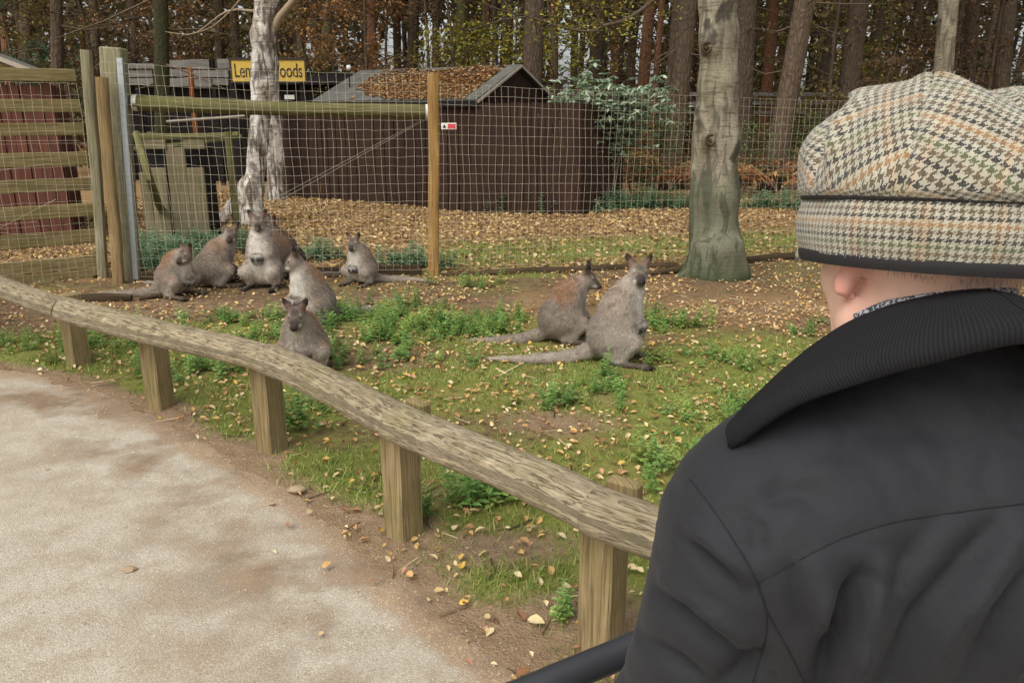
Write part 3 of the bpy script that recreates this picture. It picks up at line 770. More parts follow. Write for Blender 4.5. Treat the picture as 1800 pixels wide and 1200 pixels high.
def slab(name, q, th, mat, parent):
    q = np.array(q); n_ = np.cross(q[1] - q[0], q[3] - q[0]); n_ /= np.linalg.norm(n_); q2 = q + n_ * th
    mb = MB(); mb.add(np.vstack([q, q2]), [(0, 3, 2, 1), (4, 5, 6, 7), (0, 1, 5, 4), (1, 2, 6, 5), (2, 3, 7, 6), (3, 0, 4, 7)]); return mb.build(name, mat, parent)
Z = lambda p, z: p + np.array([0, 0, z])
slab('roof', [Z(e0, zE), Z(e1, zE), Z(r1, zR), Z(r0, zR)], .03, M['felt'], shed)
b0, b1 = SA - sdv * .1 + sn * (DEP + ov), SB + sdv * .12 + sn * (DEP + ov)
slab('roof', [Z(b1, zE), Z(b0, zE), Z(r0, zR), Z(r1, zR)], .03, M['felt'], shed)
for (p, q) in ((e1, r1), (b1, r1)):
    a_, c_ = Z(p + sdv * .012, zE - .02), Z(q + sdv * .012, zR + .0); v = c_ - a_; L = np.linalg.norm(v); x_ = v / L; y_ = sdv; z_ = np.cross(x_, y_)
    mb = MB(); mb.box((a_ + c_) / 2, (L, .02, .038), np.c_[x_, y_, z_]); mb.build('bargeboard', M['verge'], shed)
mb = MB(); mb.box((e0 + e1) / 2 + sn * .02 + [0, 0, zE - .05], (SL + .2, .02, .09), Matrix.Rotation(sang, 3, 'Z')); mb.build('fascia', M['darkboard'], shed)
# leaf litter lying on the front roof slope
n = 6500; u = RNG.beta(1.6, 1.1, n); v = RNG.beta(1.3, 1.6, n)
keep = (fbm(u * 4, v * 2, .7, 61) + .35 * (1 - abs(v - .42) * 2.0) + .15 * (u > .25) > .66) & (u > .17 + .25 * v * 0) & (u < .93); u, v = u[keep], v[keep]
nrmR = np.cross(e1 - e0, Z(r0, zR) - Z(e0, zE)); nrmR /= np.linalg.norm(nrmR)
P = (Z(e0, zE)[None] * ((1 - u) * (1 - v))[:, None] + Z(e1, zE)[None] * (u * (1 - v))[:, None] + Z(r1, zR)[None] * (u * v)[:, None] + Z(r0, zR)[None] * ((1 - u) * v)[:, None]) + nrmR * .045
LEAFC = np.array([lin(186, 148, 98), lin(172, 128, 80), lin(150, 108, 70), lin(200, 168, 116), lin(136, 102, 72)])
pl_ = math.atan2(zR - zE, DEP / 2)
props(scatter('leaf_litter', LEAF_V, LEAF_F, P, RNG.uniform(0, 6.28, len(P)), RNG.normal(0, .3, len(P)), RNG.uniform(.045, .085, len(P)), LEAFC[RNG.integers(0, 5, len(P))] * RNG.uniform(.75, 1.15, (len(P), 1)), M['leaf'], roll=np.full(len(P), pl_ * .8)), 'orange fallen leaves lying on the shed roof', 'leaf litter', kind='stuff')
# joined board fence in front of the gable
FA, FB = SB + sdv * .04 - sn * .06, G(1018, 376)
FH = U(940, 181, FB[1])[2]
bf = thing('board_fence', 'brown close-boarded fence joined to the shed beside the glaucous shrub', 'fence', FA)
plank2 = MB().box((0, 0, 0), (FH, .02, bw - .008), None, .003).mesh('plank', M['brown'])
plank_row(FA, FB, plank2, bf, bw, FH / 2, rgs)
plank3 = MB().box((0, 0, 0), (U(520, 197, SA[1])[2], .02, bw - .008), None, .003).mesh('plank', M['brown']); plank_row(SA0, SA - sdv * .03, plank3, bf, bw, U(520, 197, SA[1])[2] / 2, rgs)
FC = FB + np.array([.9, 1.5, 0]); plank_row(FB, FC, plank2, bf, bw, FH / 2, rgs)
mb = MB(); dv = FB - FA; mb.box((FA + FB) / 2 + np.array([0, .035, FH - .06]), (np.linalg.norm(dv), .05, .09), Matrix.Rotation(math.atan2(dv[1], dv[0]), 3, 'Z')); mb.build('fence_rail', M['brown'], bf)
lampw = thing('lamp_globe', 'small white globe on a stalk at the left end of the shed ridge', 'lamp', U(613, 122, 15.9))
c = U(613, 119, 15.9); mb = MB(); mb.tube([c + [0, 0, -.05], c + [0, 0, -.03], c, c + [0, 0, .03], c + [0, 0, .045]], [.015, .04, .05, .04, .015], 10); mb.build('globe', M['white'], lampw, True)
mb = MB(); mb.tube([c + [0, 0, -.6], c + [0, 0, -.05]], .014, 6); mb.build('stalk', M['black'], lampw)

# ---------------------------------------------------------------- grey slatted screen, dark hut and the yellow name board behind
YS = 19.0
scr = thing('slatted_screen', 'grey board screen on posts behind the mesh fence, left of the yellow sign', 'screen', U(330, 300, YS) * [1, 1, 0])
def bplank(x0, x1, y0, y1, Y, mat, parent, tilt=0, th=.03, name='board'):
    a, b = U(x0, (y0 + y1) / 2, Y), U(x1, (y0 + y1) / 2, Y); h = U(x0, y0, Y)[2] - U(x0, y1, Y)[2]
    o = link(name, MB().box((0, 0, 0), (b[0] - a[0], th, h), None, .004).mesh(name, mat), parent); o.location = [float(q) for q in (a + b) / 2]; o.rotation_euler = (0, tilt, 0); return o
for (x0, x1, y0, y1, tl) in ((222, 272, 112, 121, .01), (222, 268, 124, 136, 0), (222, 270, 138, 150, 0), (296, 330, 106, 119, 0), (296, 332, 122, 134, .01), (296, 334, 138, 152, 0),
                             (329, 368, 105, 122, 0), (340, 402, 124, 136, 0), (342, 372, 139, 153, 0), (382, 404, 104, 121, 0), (374, 402, 139, 150, .03)):
    bplank(x0, x1, y0, y1, YS + RNG.uniform(-.02, .02), M['greyboard'], scr, tl)
for px in (236, 300, 372, 402):
    a = U(px, 104, YS + .06); mb = MB(); mb.box((a[0], a[1], a[2] / 2), (.09, .09, a[2]), None, .005); mb.build('post', M['darkboard'], scr)
hut = thing('dark_hut', 'long low dark timber hut behind the slatted screen and name board', 'hut', U(430, 300, 20.4) * [1, 1, 0])
h0, h1 = U(205, 130, 20.3), U(640, 130, 20.3)
mb = MB(); zt_ = U(300, 150, 20.3)[2]; mb.box(((h0[0] + h1[0]) / 2, 21.5, zt_ / 2), (h1[0] - h0[0], 2.4, zt_)); mb.build('wall', M['darkboard'], hut)
x = h0[0]
dp = MB().box((0, 0, 0), (zt_, .02, .19), None, .003).mesh('plank', M['darkboard'])
plank_row(np.array([h0[0], 20.28, 0]), np.array([h1[0], 20.28, 0]), dp, hut, .2, zt_ / 2, rgs)
slab('roof', [(h0[0] - .2, 20.05, zt_), (h1[0] + .2, 20.05, zt_), (h1[0] + .2, 21.5, zt_ + .32), (h0[0] - .2, 21.5, zt_ + .32)], .04, M['darkboard'], hut)
slab('roof', [(h1[0] + .2, 22.95, zt_), (h0[0] - .2, 22.95, zt_), (h0[0] - .2, 21.5, zt_ + .32), (h1[0] + .2, 21.5, zt_ + .32)], .04, M['darkboard'], hut)
mb = MB(); c = U(509, 171, 20.2); mb.box(c, (.24, .03, .1)); mb.build('notice', M['white'], hut)
YB = 18.6
nbd = thing('name_board', 'yellow name board lettered in black, partly hidden by the white birch', 'sign', U(470, 300, YB) * [1, 1, 0])
a, b = U(404, 104, YB), U(539, 145, YB); c = (a + b) / 2; W_, H_ = b[0] - a[0], a[2] - b[2]
mb = MB(); mb.box(c, (W_, .03, H_), None, .004); mb.build('panel', M['signyellow'], nbd)
for (cc, sz) in ((c + [0, -.012, H_ / 2], (W_ + .06, .05, .045)), (c + [0, -.012, -H_ / 2], (W_ + .06, .05, .035)), (c + [-W_ / 2, -.012, 0], (.035, .048, H_ - .05)), (c + [W_ / 2, -.012, 0], (.035, .048, H_ - .05))):
    mb = MB(); mb.box(cc, sz); mb.build('frame', M['signblack'], nbd)
cu = bpy.data.curves.new('lettering', 'FONT'); cu.body = 'Lemur Woods'; cu.align_x = 'CENTER'; cu.align_y = 'CENTER'; cu.size = H_ * .86; cu.extrude = .004; cu.space_character = .97
to = bpy.data.objects.new('lettering', cu); COL.objects.link(to); 
dg = bpy.context.evaluated_depsgraph_get(); tm = bpy.data.meshes.new_from_object(to.evaluated_get(dg)); bpy.data.objects.remove(to)
wx = max(v.co.x for v in tm.vertices) - min(v.co.x for v in tm.vertices); f = (W_ * .90) / wx
tm.transform(Matrix.Translation([float(q) for q in (c + [0, -.022, -.01])]) @ Matrix.Rotation(math.pi / 2, 4, 'X') @ Matrix.Diagonal((f, 1, 1, 1)))
tm.materials.clear(); tm.materials.append(M['signblack']); tm.name = 'lettering'; link('lettering', tm, nbd)
for px in (412, 530):
    p = U(px, 145, YB + .05); mb = MB(); mb.box((p[0], p[1], p[2] / 2 + .1), (.08, .07, p[2] + .2)); mb.build('post', M['darkboard'], nbd)
# orange stake, pale pole, mossy rails and slab posts just inside the fence
st = U(333, 262, 15) ; a, b = np.array([U(332, 120, 15)[0], 15, -.1]), U(333, 118, 15)
os_ = thing('wooden_stake', 'thin orange-brown stake upright before the slatted screen', 'stake', (a[0], 15, 0)); post_tube('stake', a, b, .045, wood('orange_stake', lin(190, 122, 66), lin(140, 84, 44)), os_, 8)
log_thing('thin_pole', 'pale thin pole leaning on the white birch under the mossy log rail', 'pole', [U(293, 214, 12.0), U(350, 210, 12.05), U(430, 204, 12.1)], .02, M['cable'], 21, 7, jit=.02)
ps = thing('rail_fence', 'old mossy post and rail fence behind the mesh at left', 'fence', G(300, 390))
for (pa, pb, r) in (((236, 240), (420, 238), .045), ((236, 262), (425, 240), .03)):
    mb = MB(); P = path_pts([U(*pa, 10.4), U((pa[0] + pb[0]) / 2, (pa[1] + pb[1]) / 2 + 2, 10.5), U(*pb, 10.6)], .2); mb.tube(P, r, 8, jit=.03, seed=3); smooth_sharp(mb.build('rail', M['mossrail'], ps))
for px in (262, 398):
    a = U(px, 232, 10.5); mb = MB(); mb.tube([(a[0], a[1] + .06, -.1), (a[0], a[1] + .06, a[2] / 2), (a[0], a[1] + .06, a[2])], .05, 9, jit=.03); smooth_sharp(mb.build('post', M['mossrail'], ps))
nest = thing('plank_box', 'mossy grey plank box with two dark square openings behind the mesh', 'box', G(300, 400))
YN = 10.1
def vplank(x0, x1, y0, Y, mat, parent, th=.04):
    a, b = U(x0, y0, Y), U(x1, y0, Y); h = a[2]
    o = link('plank', MB().box((0, 0, 0), (h, th, b[0] - a[0]), None, .006).mesh('plank', mat), parent); o.rotation_euler = plank_rot(0).to_euler(); o.location = [float(q) for q in ((a[0] + b[0]) / 2, Y, h / 2 - .02)]
for (x0, x1, y0) in ((244, 262, 300), (262, 290, 292), (290, 306, 252), (306, 324, 256), (324, 358, 292)):
    vplank(x0, x1, y0, YN + RNG.uniform(-.012, .012), M['slab'], nest)
for (x0, x1, y0, y1) in ((244, 292, 246, 262), (322, 360, 246, 262)):
    bplank(x0, x1, y0, y1, YN - .01, M['slab'], nest, name='plank')
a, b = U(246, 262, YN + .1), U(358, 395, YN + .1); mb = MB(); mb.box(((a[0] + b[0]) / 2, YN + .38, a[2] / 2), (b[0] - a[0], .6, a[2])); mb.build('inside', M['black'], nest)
lp = log_thing('leaning_pole', 'mossy pole leaning against the plank box behind the mesh', 'pole', [G(298, 402) + [0, 0, -.02], U(268, 330, 9.2), U(240, 235, 9.6)], .045, M['mossrail'], 31, 9, jit=.03)
# red-brown hut behind the gate
rh = thing('red_hut', 'red-brown boarded hut with a pale roof edge behind the slatted gate', 'hut', U(60, 400, 10.6) * [1, 1, 0])
RX0, RX1 = U(-260, 300, 10.6)[0], U(112, 300, 10.6)[0]; RZ = U(60, 150, 10.6)[2]
rp = MB().box((0, 0, 0), (RZ, .02, .13), None, .003).mesh('plank', M['red'])
plank_row(np.array([RX0, 10.6, 0]), np.array([RX1, 10.6, 0]), rp, rh, .138, RZ / 2, rgs)
plank_row(np.array([RX1, 10.62, 0]), np.array([RX1 - .9, 12.6, 0]), rp, rh, .138, RZ / 2, rgs)
mb = MB(); mb.box(((RX0 + RX1) / 2 - .6, 11.7, RZ / 2), (RX1 - RX0 - .9, 2.0, RZ - .05)); mb.build('wall', M['darkboard'], rh)
apx = U(-150, 42, 10.5); a1_ = U(68, 128, 10.4)
xe = a1_[0]; xm = apx[0]
for s2 in (1, -1):
    x_e = xm + s2 * (xe - xm); q = [(xm, 10.35, apx[2]), (x_e, 10.35, a1_[2]), (x_e, 10.75, a1_[2]), (xm, 10.75, apx[2])]
    slab('roof', q if s2 < 0 else q[::-1], .04, M['felt'], rh)
    mb = MB(); v = np.array([x_e - xm, 0, a1_[2] - apx[2]]); L = np.linalg.norm(v); x_ = v / L
    mb.box(np.array([(x_e + xm) / 2, 10.32, (a1_[2] + apx[2]) / 2 - .0]), (L, .03, .05), np.c_[x_, [0, 1, 0], np.cross(x_, [0, 1, 0])]); mb.build('bargeboard', M['verge'], rh)
mb = MB(); mb.add(np.array([(xm - (xe - xm), 10.42, a1_[2]), (xe, 10.42, a1_[2]), (xm, 10.42, apx[2] - .02), (xm - (xe - xm), 10.44, a1_[2]), (xe, 10.44, a1_[2]), (xm, 10.44, apx[2] - .02)]), [(0, 1, 2), (5, 4, 3), (0, 3, 4, 1), (1, 4, 5, 2), (2, 5, 3, 0)]); mb.build('gable', M['board'], rh)
# grey cabin and far railing
cab = thing('grey_cabin', 'small pale grey cabin with a window beyond the board fence', 'cabin', U(966, 200, 24) * [1, 1, 0])
a, b = U(938, 146, 24), U(990, 146, 24); mb = MB(); mb.box(((a[0] + b[0]) / 2, 24.8, a[2] / 2), (b[0] - a[0], 1.6, a[2])); mb.build('wall', M['greyboard'], cab)
mb = MB(); mb.box(((a[0] + b[0]) / 2, 24.8, a[2] + .04), (b[0] - a[0] + .2, 1.9, .09)); mb.build('roof', M['felt'], cab)
w0, w1 = U(953, 158, 23.98), U(973, 171, 23.98); mb = MB(); mb.box((w0 + w1) / 2, (w1[0] - w0[0], .03, w0[2] - w1[2])); fr = mb.build('window', M['white'], cab)
mb = MB()
for s2 in (-.25, .25): mb = MB(); mb.box((w0 + w1) / 2 + np.array([(w1[0] - w0[0]) * s2, -.016, 0]), ((w1[0] - w0[0]) * .42, .012, (w0[2] - w1[2]) * .8)); mb.build('pane', M['black'], fr)
fr_ = thing('far_railing', 'distant grey post and rail fence along the edge of the wood', 'fence', (6, 22, 0))
YR = 22.5
for py, h in ((166, .10), (182, .08), (198, .08)):
    o = link('rail', MB().box((0, 0, 0), (12.2, .05, h), None, .006).mesh('rail', M['greyboard']), fr_); o.location = [float(q) for q in (U(1330, py, YR) * [1, 1, 1])]
for k in range(8):
    o = link('post', MB().box((0, 0, 0), (.1, .1, U(1330, 160, YR)[2]), None, .006).mesh('post', M['greyboard']), fr_); o.location = (float(U(1330, 160, YR)[0] - 5.6 + k * 1.6), YR + .08, float(U(1330, 160, YR)[2] / 2))
# ---------------------------------------------------------------- trees
def foliage_cloud(name, n, centers, radii, size, cols, mat, seed, parent=None, shell=.55, flat=1.0):
    rg = np.random.default_rng(seed); k = rg.integers(0, len(centers), n)
    d_ = rg.normal(size=(n, 3)); d_ /= np.linalg.norm(d_, axis=1)[:, None]
    rr = rg.uniform(shell ** 3, 1, n) ** (1 / 3.)
    P = np.asarray(centers)[k] + d_ * (rr[:, None] * np.asarray(radii)[k][:, None]) * np.array([1, 1, flat])
    c = np.asarray(cols)[rg.integers(0, len(cols), n)] * rg.uniform(.6, 1.25, (n, 1)) * (.75 + .5 * rg.random(len(centers)))[k][:, None]
    return scatter(name, LEAF_V, LEAF_F, P, rg.uniform(0, 6.28, n), rg.normal(.3, .6, n), size * rg.uniform(.7, 1.3, n), c, mat, parent, roll=rg.normal(0, .6, n))
PINEC = np.array([lin(62, 70, 44), lin(74, 80, 50), lin(52, 58, 40), lin(88, 84, 54)])
rgt = np.random.default_rng(77)
crown_me = []
for v in range(3):
    cs = [(rgt.normal() * .9, rgt.normal() * .9, 9.2 + 4.2 * rgt.random()) for _ in range(9)]
    o = foliage_cloud('crown', 480, cs, rgt.uniform(.7, 1.3, 9), .42, PINEC, M['foliage'], 100 + v, flat=.6); crown_me.append(o.data); bpy.data.objects.remove(o)
def trunk_mb(base, top, r0, r1, seed, n=12, rings=14, flare=1.25, jit=.02):
    t = np.linspace(0, 1, rings); P = np.asarray(base)[None] * (1 - t[:, None]) + np.asarray(top)[None] * t[:, None]
    rg = np.random.default_rng(seed); P[1:-1, :2] += np.cumsum(rg.normal(0, .012, (rings - 2, 2)), 0)
    r = r0 + (r1 - r0) * t; r = r * (1 + (flare - 1) * np.exp(-t * 14))
    mb = MB(); mb.tube(P, r, n, jit=jit, seed=seed, lobes=1); return mb
def dead_branches(mb, x, y, zs, seed, L=1.3):
    rg = np.random.default_rng(seed)
    for z in zs:
        a = rg.uniform(0, 6.28); l = L * rg.uniform(.4, 1.2); p0 = np.array([x, y, z]); d_ = np.array([math.cos(a), math.sin(a), rg.normal(-.1, .2)])
        P = [p0, p0 + d_ * l * .5 + [0, 0, -.05], p0 + d_ * l + [0, 0, rg.normal(0, .15)]]
        mb.tube(P, [.022, .014, .005], 4, cap=False)
        for _ in range(2):
            q = P[1] + (P[2] - P[1]) * rg.random(); e = q + np.array([rg.normal(), rg.normal(), rg.normal() * .5]) * .25; mb.tube([q, e], [.008, .003], 3, cap=False)
    return mb
# (x at picture top, x at y=190, width px, distance, bark, label)
TRUNKS = [
    (98, 99, 20, 19, 'pine', 'greyish pine trunk rising behind the gate and red hut'),
    (46, 40, 22, 27, 'pinedark', 'dark trunk in the murky corner above the red hut'),
    (281, 284, 24, 14.5, 'mossdark', 'dark mossy trunk standing before the slatted screen'),
    (385, 388, 16, 24.5, 'pinedark', 'thin dark trunk above the right end of the slatted screen'),
    (577, 572, 20, 24, 'mossbark', 'olive mossy trunk between the name board and the shed'),
    (527, 527, 12, 33, 'pine', 'slim grey trunk behind the right end of the name board'),
    (727, 723, 20, 25, 'pinedark', 'dark brown trunk behind the middle of the shed roof'),
    (655, 650, 18, 34, 'pinered', 'reddish trunk behind the left end of the shed ridge'),
    (812, 808, 17, 23, 'mossbark', 'grey-green trunk rising behind the shed ridge'),
    (768, 765, 14, 36, 'pinedark', 'thin dark trunk between two others over the shed ridge'),
    (893, 888, 22, 24, 'pinedark', 'dark trunk just right of the shed gable peak'),
    (938, 934, 34, 17.5, 'pine', 'broad grey-brown pine trunk behind the board fence'),
    (975, 972, 15, 31, 'pinered', 'slim brown trunk left of the bright gaps above the shrub'),
    (1010, 1006, 13, 35, 'pine', 'slim trunk in the bright gap above the glaucous shrub'),
    (1052, 1044, 24, 25, 'pinedark', 'dark brown trunk behind the glaucous shrub'),
    (1085, 1078, 14, 33, 'pinered', 'slim rusty trunk behind the right side of the shrub'),
    (1142, 1126, 20, 24, 'pinered', 'leaning reddish trunk right of the glaucous shrub'),
    (1166, 1148, 11, 22, 'pinered', 'thin leaning orange-brown trunk beside the reddish one'),
    (1206, 1190, 34, 18, 'pine', 'big grey-brown pine trunk left of the grey birch'),
    (1232, 1222, 14, 27, 'pinedark', 'dark trunk half hidden behind the grey birch'),
    (1312, 1302, 36, 19, 'pine', 'wide grey-brown trunk just right of the grey birch'),
    (1362, 1346, 20, 24, 'pinered', 'rust coloured trunk with peeling bark'),
    (1388, 1380, 14, 30, 'pinedark', 'dark trunk behind the leaning rough pine'),
    (1412, 1378, 36, 17.5, 'pine', 'leaning pine with rough flaking bark near the cap'),
    (1470, 1440, 22, 24, 'pinedark', 'leaning dark trunk above the back of the cap'),
    (1508, 1488, 34, 21, 'pinedark', 'broad dark trunk above the crown of the cap'),
    (1545, 1530, 20, 29, 'pine', 'grey trunk behind the crown of the cap'),
    (1614, 1600, 18, 31, 'pinedark', 'dark slim trunk left of the pale greenish one'),
    (1667, 1654, 32, 19, 'birchg', 'pale greenish-grey trunk rising above the cap'),
    (1712, 1698, 22, 25, 'pine', 'brown trunk right of the pale greenish one'),
    (1775, 1758, 26, 22, 'pinedark', 'dark trunk at the right edge above the cap'),
    (1860, 1835, 30, 20, 'pine', 'broad trunk beyond the right edge'),
    (165, 168, 16, 30, 'pinedark', 'dark trunk over the tops of the gate posts'),
    (235, 238, 14, 33, 'pine', 'slim trunk just right of the gate posts'),
    (700, 697, 12, 40, 'pine', 'far slim trunk in the bright gap over the shed roof'),
    (855, 851, 15, 34, 'pinered', 'reddish trunk near the right end of the shed ridge'),
]
for i, (xt, xb, w, Y, bk, lab) in enumerate(TRUNKS):
    H = 14.0; b = U(xb, 190, Y); t = U(xt, 0, Y); dz = t[2] - b[2]
    sl = (t[0] - b[0]) / dz; base = np.array([b[0] - sl * b[2], Y, -.15]); top = np.array([base[0] + sl * 5 + (H - 5) * sl * .3, Y + .2, H])
    r = w / 2 / FPX * Y * .98
    nm = 'birch_tree' if bk == 'birchg' else ('mossy_tree' if bk.startswith('moss') else 'pine_tree')
    tr = thing(nm, lab, 'tree', (base[0], Y, 0))
    t_ = np.linspace(0, 1, 22); P = np.c_[np.where(t_ * H < 5, base[0] + sl * t_ * H, base[0] + sl * 5 + (t_ * H - 5) * sl * .3), np.full(22, Y), t_ * (H + .15) - .15]
    rg = np.random.default_rng(i); P[1:, :2] += np.cumsum(rg.normal(0, .006, (21, 2)), 0)
    rr = r * (1.06 - .45 * t_) * (1 + .3 * np.exp(-t_ * 26))
    mb = MB(); mb.tube(P, rr, 14, jit=.022, seed=i, lobes=1); mb.build('trunk', M[bk], tr, True)
    if bk not in ('birchg',):
        for q, zz in enumerate(rg.uniform(2.0, 6.5, 8)): dead_branches(MB(), base[0] + sl * zz, Y, [zz], 40 + i * 10 + q, 1.5).build('dead_branch', M['twig'], tr)
    c = link('crown', crown_me[i % 3], tr); c.location = (float(P[-1, 0]), Y, 0); c.rotation_euler = (0, 0, i * 1.3); c.scale = (1, 1, 1)
# a crowd of thinner trunks further into the wood, all copies of three
protos = []
for v in range(4):
    tr = thing('forest_pine', 'slender trunk far back in the wood', 'tree', (0, 0, 0), 'slender trunks far back in the wood')
    mb = trunk_mb((0, 0, -.2), (rgt.normal() * .5, rgt.normal() * .4, 15), .16, .07, 300 + v, 9, 12); mb.build('trunk', M[('pine', 'pinedark', 'pinered', 'pinedark')[v]], tr, True)
    mb = dead_branches(MB(), 0, 0, list(rgt.uniform(1.5, 8, 12)), 320 + v, 1.8); props(mb.build('twigs', M['twig'], tr), kind='stuff')
    link('crown', crown_me[v % 3], tr)
    protos.append(tr)
PLACES = ['above the red hut roof', 'over the gate posts', 'over the slatted screen', 'beside the white birch', 'behind the left of the shed ridge', 'behind the shed ridge', 'behind the shed gable', 'above the glaucous shrub', 'left of the grey birch', 'right of the grey birch', 'beyond the leaning rough pine', 'above the cap', 'over the right of the cap', 'at the right edge']
k = 0; placed = []
while k < 120:
    Y = 26 + 40 * rgt.random() ** .8; X = rgt.uniform(-.74, .74) * Y
    pxx = 900 + X / Y * 1400
    if any((X - a) ** 2 + (Y - b) ** 2 < 1.2 for a, b in placed): continue
    placed.append((X, Y)); sc = rgt.uniform(.75, 1.35)
    rot = (rgt.normal() * .03, rgt.normal() * .035, rgt.uniform(0, 6.28))
    if k < 4: protos[k].location = (X, Y, 0); protos[k].rotation_euler = rot
    else: tr = copy_tree(protos[k % 4], (X, Y, 0), rot, (sc, sc, 1))
    if k < 4: tr = protos[k]
    hue = ('greyish', 'dark', 'reddish', 'blackish brown')[k % 4]; where = PLACES[int(np.clip((pxx + 120) / 2040 * len(PLACES), 0, len(PLACES) - 1))]; far = 'far' if Y > 42 else 'further'
    tr['label'] = f'slender {hue} trunk {far} back in the wood {where}'; tr['group'] = f'slender {hue} trunks {far} back {where}'
    k += 1

# ---------------------------------------------------------------- understorey saplings with autumn leaves
def sapling_meshes(h, seed, cols, leaf=.085, nl=1500, spread=1.0, low=.15):
    rg = np.random.default_rng(seed); mb = MB(); tips = []
    P = path_pts([(0, 0, -.1), (rg.normal() * .15, rg.normal() * .15, h * .5), (rg.normal() * .3, rg.normal() * .3, h)], .4); mb.tube(P, np.linspace(.045, .01, len(P)) * h / 4, 6, cap=False)
    for _ in range(int(11 + h * 3)):
        f = rg.uniform(low, .97); p0 = P[int(f * (len(P) - 1))]; a = rg.uniform(0, 6.28); l = spread * h * .36 * (1.1 - f * .6) * rg.uniform(.6, 1.2)
        e = p0 + np.array([math.cos(a) * l, math.sin(a) * l, l * rg.uniform(-.1, .55)]); m = (p0 + e) / 2 + [0, 0, .12 * l]
        Q = path_pts([p0, m, e], .25); mb.tube(Q, np.linspace(.016, .004, len(Q)), 4, cap=False); tips += list(Q[len(Q) // 4:])
        for _ in range(4):
            q = Q[rg.integers(len(Q) // 3, len(Q))]; e2 = q + rg.normal(size=3) * [.35, .35, .18] * spread; mb.tube([q, (q + e2) / 2 + [0, 0, .03], e2], [.006, .004, .002], 3, cap=False); tips += [(q * (1 - t) + e2 * t) for t in (.3, .55, .8, 1)]
    tips = np.array(tips); kk = rg.integers(0, len(tips), nl); P2 = tips[kk] + rg.normal(size=(nl, 3)) * .09
    c = np.asarray(cols)[rg.integers(0, len(cols), nl)] * rg.uniform(.65, 1.25, (nl, 1))
    lo = scatter('leaves', LEAF_V, LEAF_F, P2, rg.uniform(0, 6.28, nl), rg.normal(.35, .5, nl), leaf * rg.uniform(.7, 1.3, nl), c, M['foliage'], roll=rg.normal(0, .5, nl))
    me = lo.data; bpy.data.objects.remove(lo); return mb.mesh('trunk', M['twig'], True), me
ORANGE = [lin(168, 122, 74), lin(150, 106, 64), lin(130, 92, 60), lin(180, 138, 86)]
OLIVE = [lin(128, 118, 58), lin(112, 104, 56), lin(142, 126, 62), lin(104, 88, 52)]
YELGR = [lin(166, 160, 66), lin(142, 144, 60), lin(186, 168, 64), lin(124, 132, 58)]
BROWN = [lin(118, 92, 62), lin(98, 76, 54), lin(134, 104, 68), lin(88, 72, 50)]
GREEN = [lin(86, 112, 58), lin(104, 126, 68), lin(72, 98, 52), lin(120, 134, 78)]
DGREEN = [lin(66, 88, 62), lin(56, 76, 54), lin(84, 104, 74)]
SAPV = {}
for key, cols, hs in (('o', ORANGE, (5.5, 6.5)), ('v', OLIVE, (5, 6.5)), ('y', YELGR, (6,)), ('b', BROWN, (4.5, 6)), ('g', GREEN, (2.2,)), ('d', DGREEN, (6,))):
    SAPV[key] = [sapling_meshes(h, 500 + 13 * len(SAPV) + j, cols, leaf=.09 if key != 'g' else .07, nl=2100 if key != 'g' else 900) for j, h in enumerate(hs)]
SAPS = [  # px, distance, kind, scale, label
    (30, 19, 'd', 1.1, 'dark green conifer-like sapling in the top left corner'), (70, 23, 'b', 1, 'brown twiggy sapling above the red hut roof'),
    (140, 22, 'v', 1, 'olive sapling behind the gate stile top'), (200, 24, 'b', 1.1, 'brown leafless-looking sapling over the stout grey post'),
    (255, 21, 'b', .95, 'brown sapling left of the mossy trunk'), (330, 23, 'o', .9, 'rusty sapling over the slatted screen'),
    (370, 26, 'b', 1.1, 'dull brown sapling over the right boards of the screen'), (420, 24.5, 'v', 1, 'olive sapling just left of the white birch'),
    (510, 24, 'o', 1, 'orange beech sapling just right of the white birch'), (548, 21.5, 'v', .8, 'olive sapling behind the name board end'),
    (610, 22, 'o', 1.05, 'orange beech sapling above the left of the shed roof'), (665, 20.5, 'o', .95, 'bright orange beech sapling above the shed ridge'),
    (700, 25, 'o', 1.15, 'rusty beech sapling further back above the shed ridge'), (760, 23, 'b', 1.05, 'brown beech sapling above the shed ridge'),
    (800, 21, 'y', .95, 'yellow-green sapling over the shed ridge'), (850, 22.5, 'y', 1.05, 'yellow-green sapling near the right end of the shed ridge'),
    (905, 23, 'v', 1, 'olive sapling behind the shed gable'), (960, 20, 'y', .95, 'yellow-green sapling behind the broad pine trunk'),
    (1015, 23, 'v', 1.1, 'olive sapling above the glaucous shrub'), (1090, 27, 'v', 1.1, 'olive sapling between the slim rusty trunks'),
    (1175, 26, 'b', 1.1, 'brown sapling left of the big grey-brown pine'), (1240, 23, 'v', 1, 'olive sapling behind the grey birch'),
    (1335, 25, 'v', 1.1, 'olive sapling right of the grey birch'), (1440, 21, 'v', 1.05, 'olive sapling beyond the leaning rough pine'),
    (1475, 26, 'y', 1, 'yellowish sapling behind the leaning dark trunk'), (1560, 25, 'v', 1.1, 'olive sapling above the top of the cap'),
    (1620, 23, 'b', 1.05, 'brown sapling left of the pale greenish trunk'), (1700, 22, 'b', 1.1, 'brown sapling right of the pale greenish trunk'),
    (1770, 25, 'd', 1.1, 'dark green sapling at the right edge'), (1140, 15.6, 'g', .8, 'low green bush right of the glaucous shrub'), (1110, 16.3, 'g', .9, 'low green bush behind the glaucous shrub'),
    (1300, 17, 'g', .75, 'low green bush right of the grey birch trunk'), (1395, 18, 'g', .8, 'low green bush beside the leaning pine foot'), (1520, 17.5, 'b', .5, 'low brown bush behind the cap'),
]
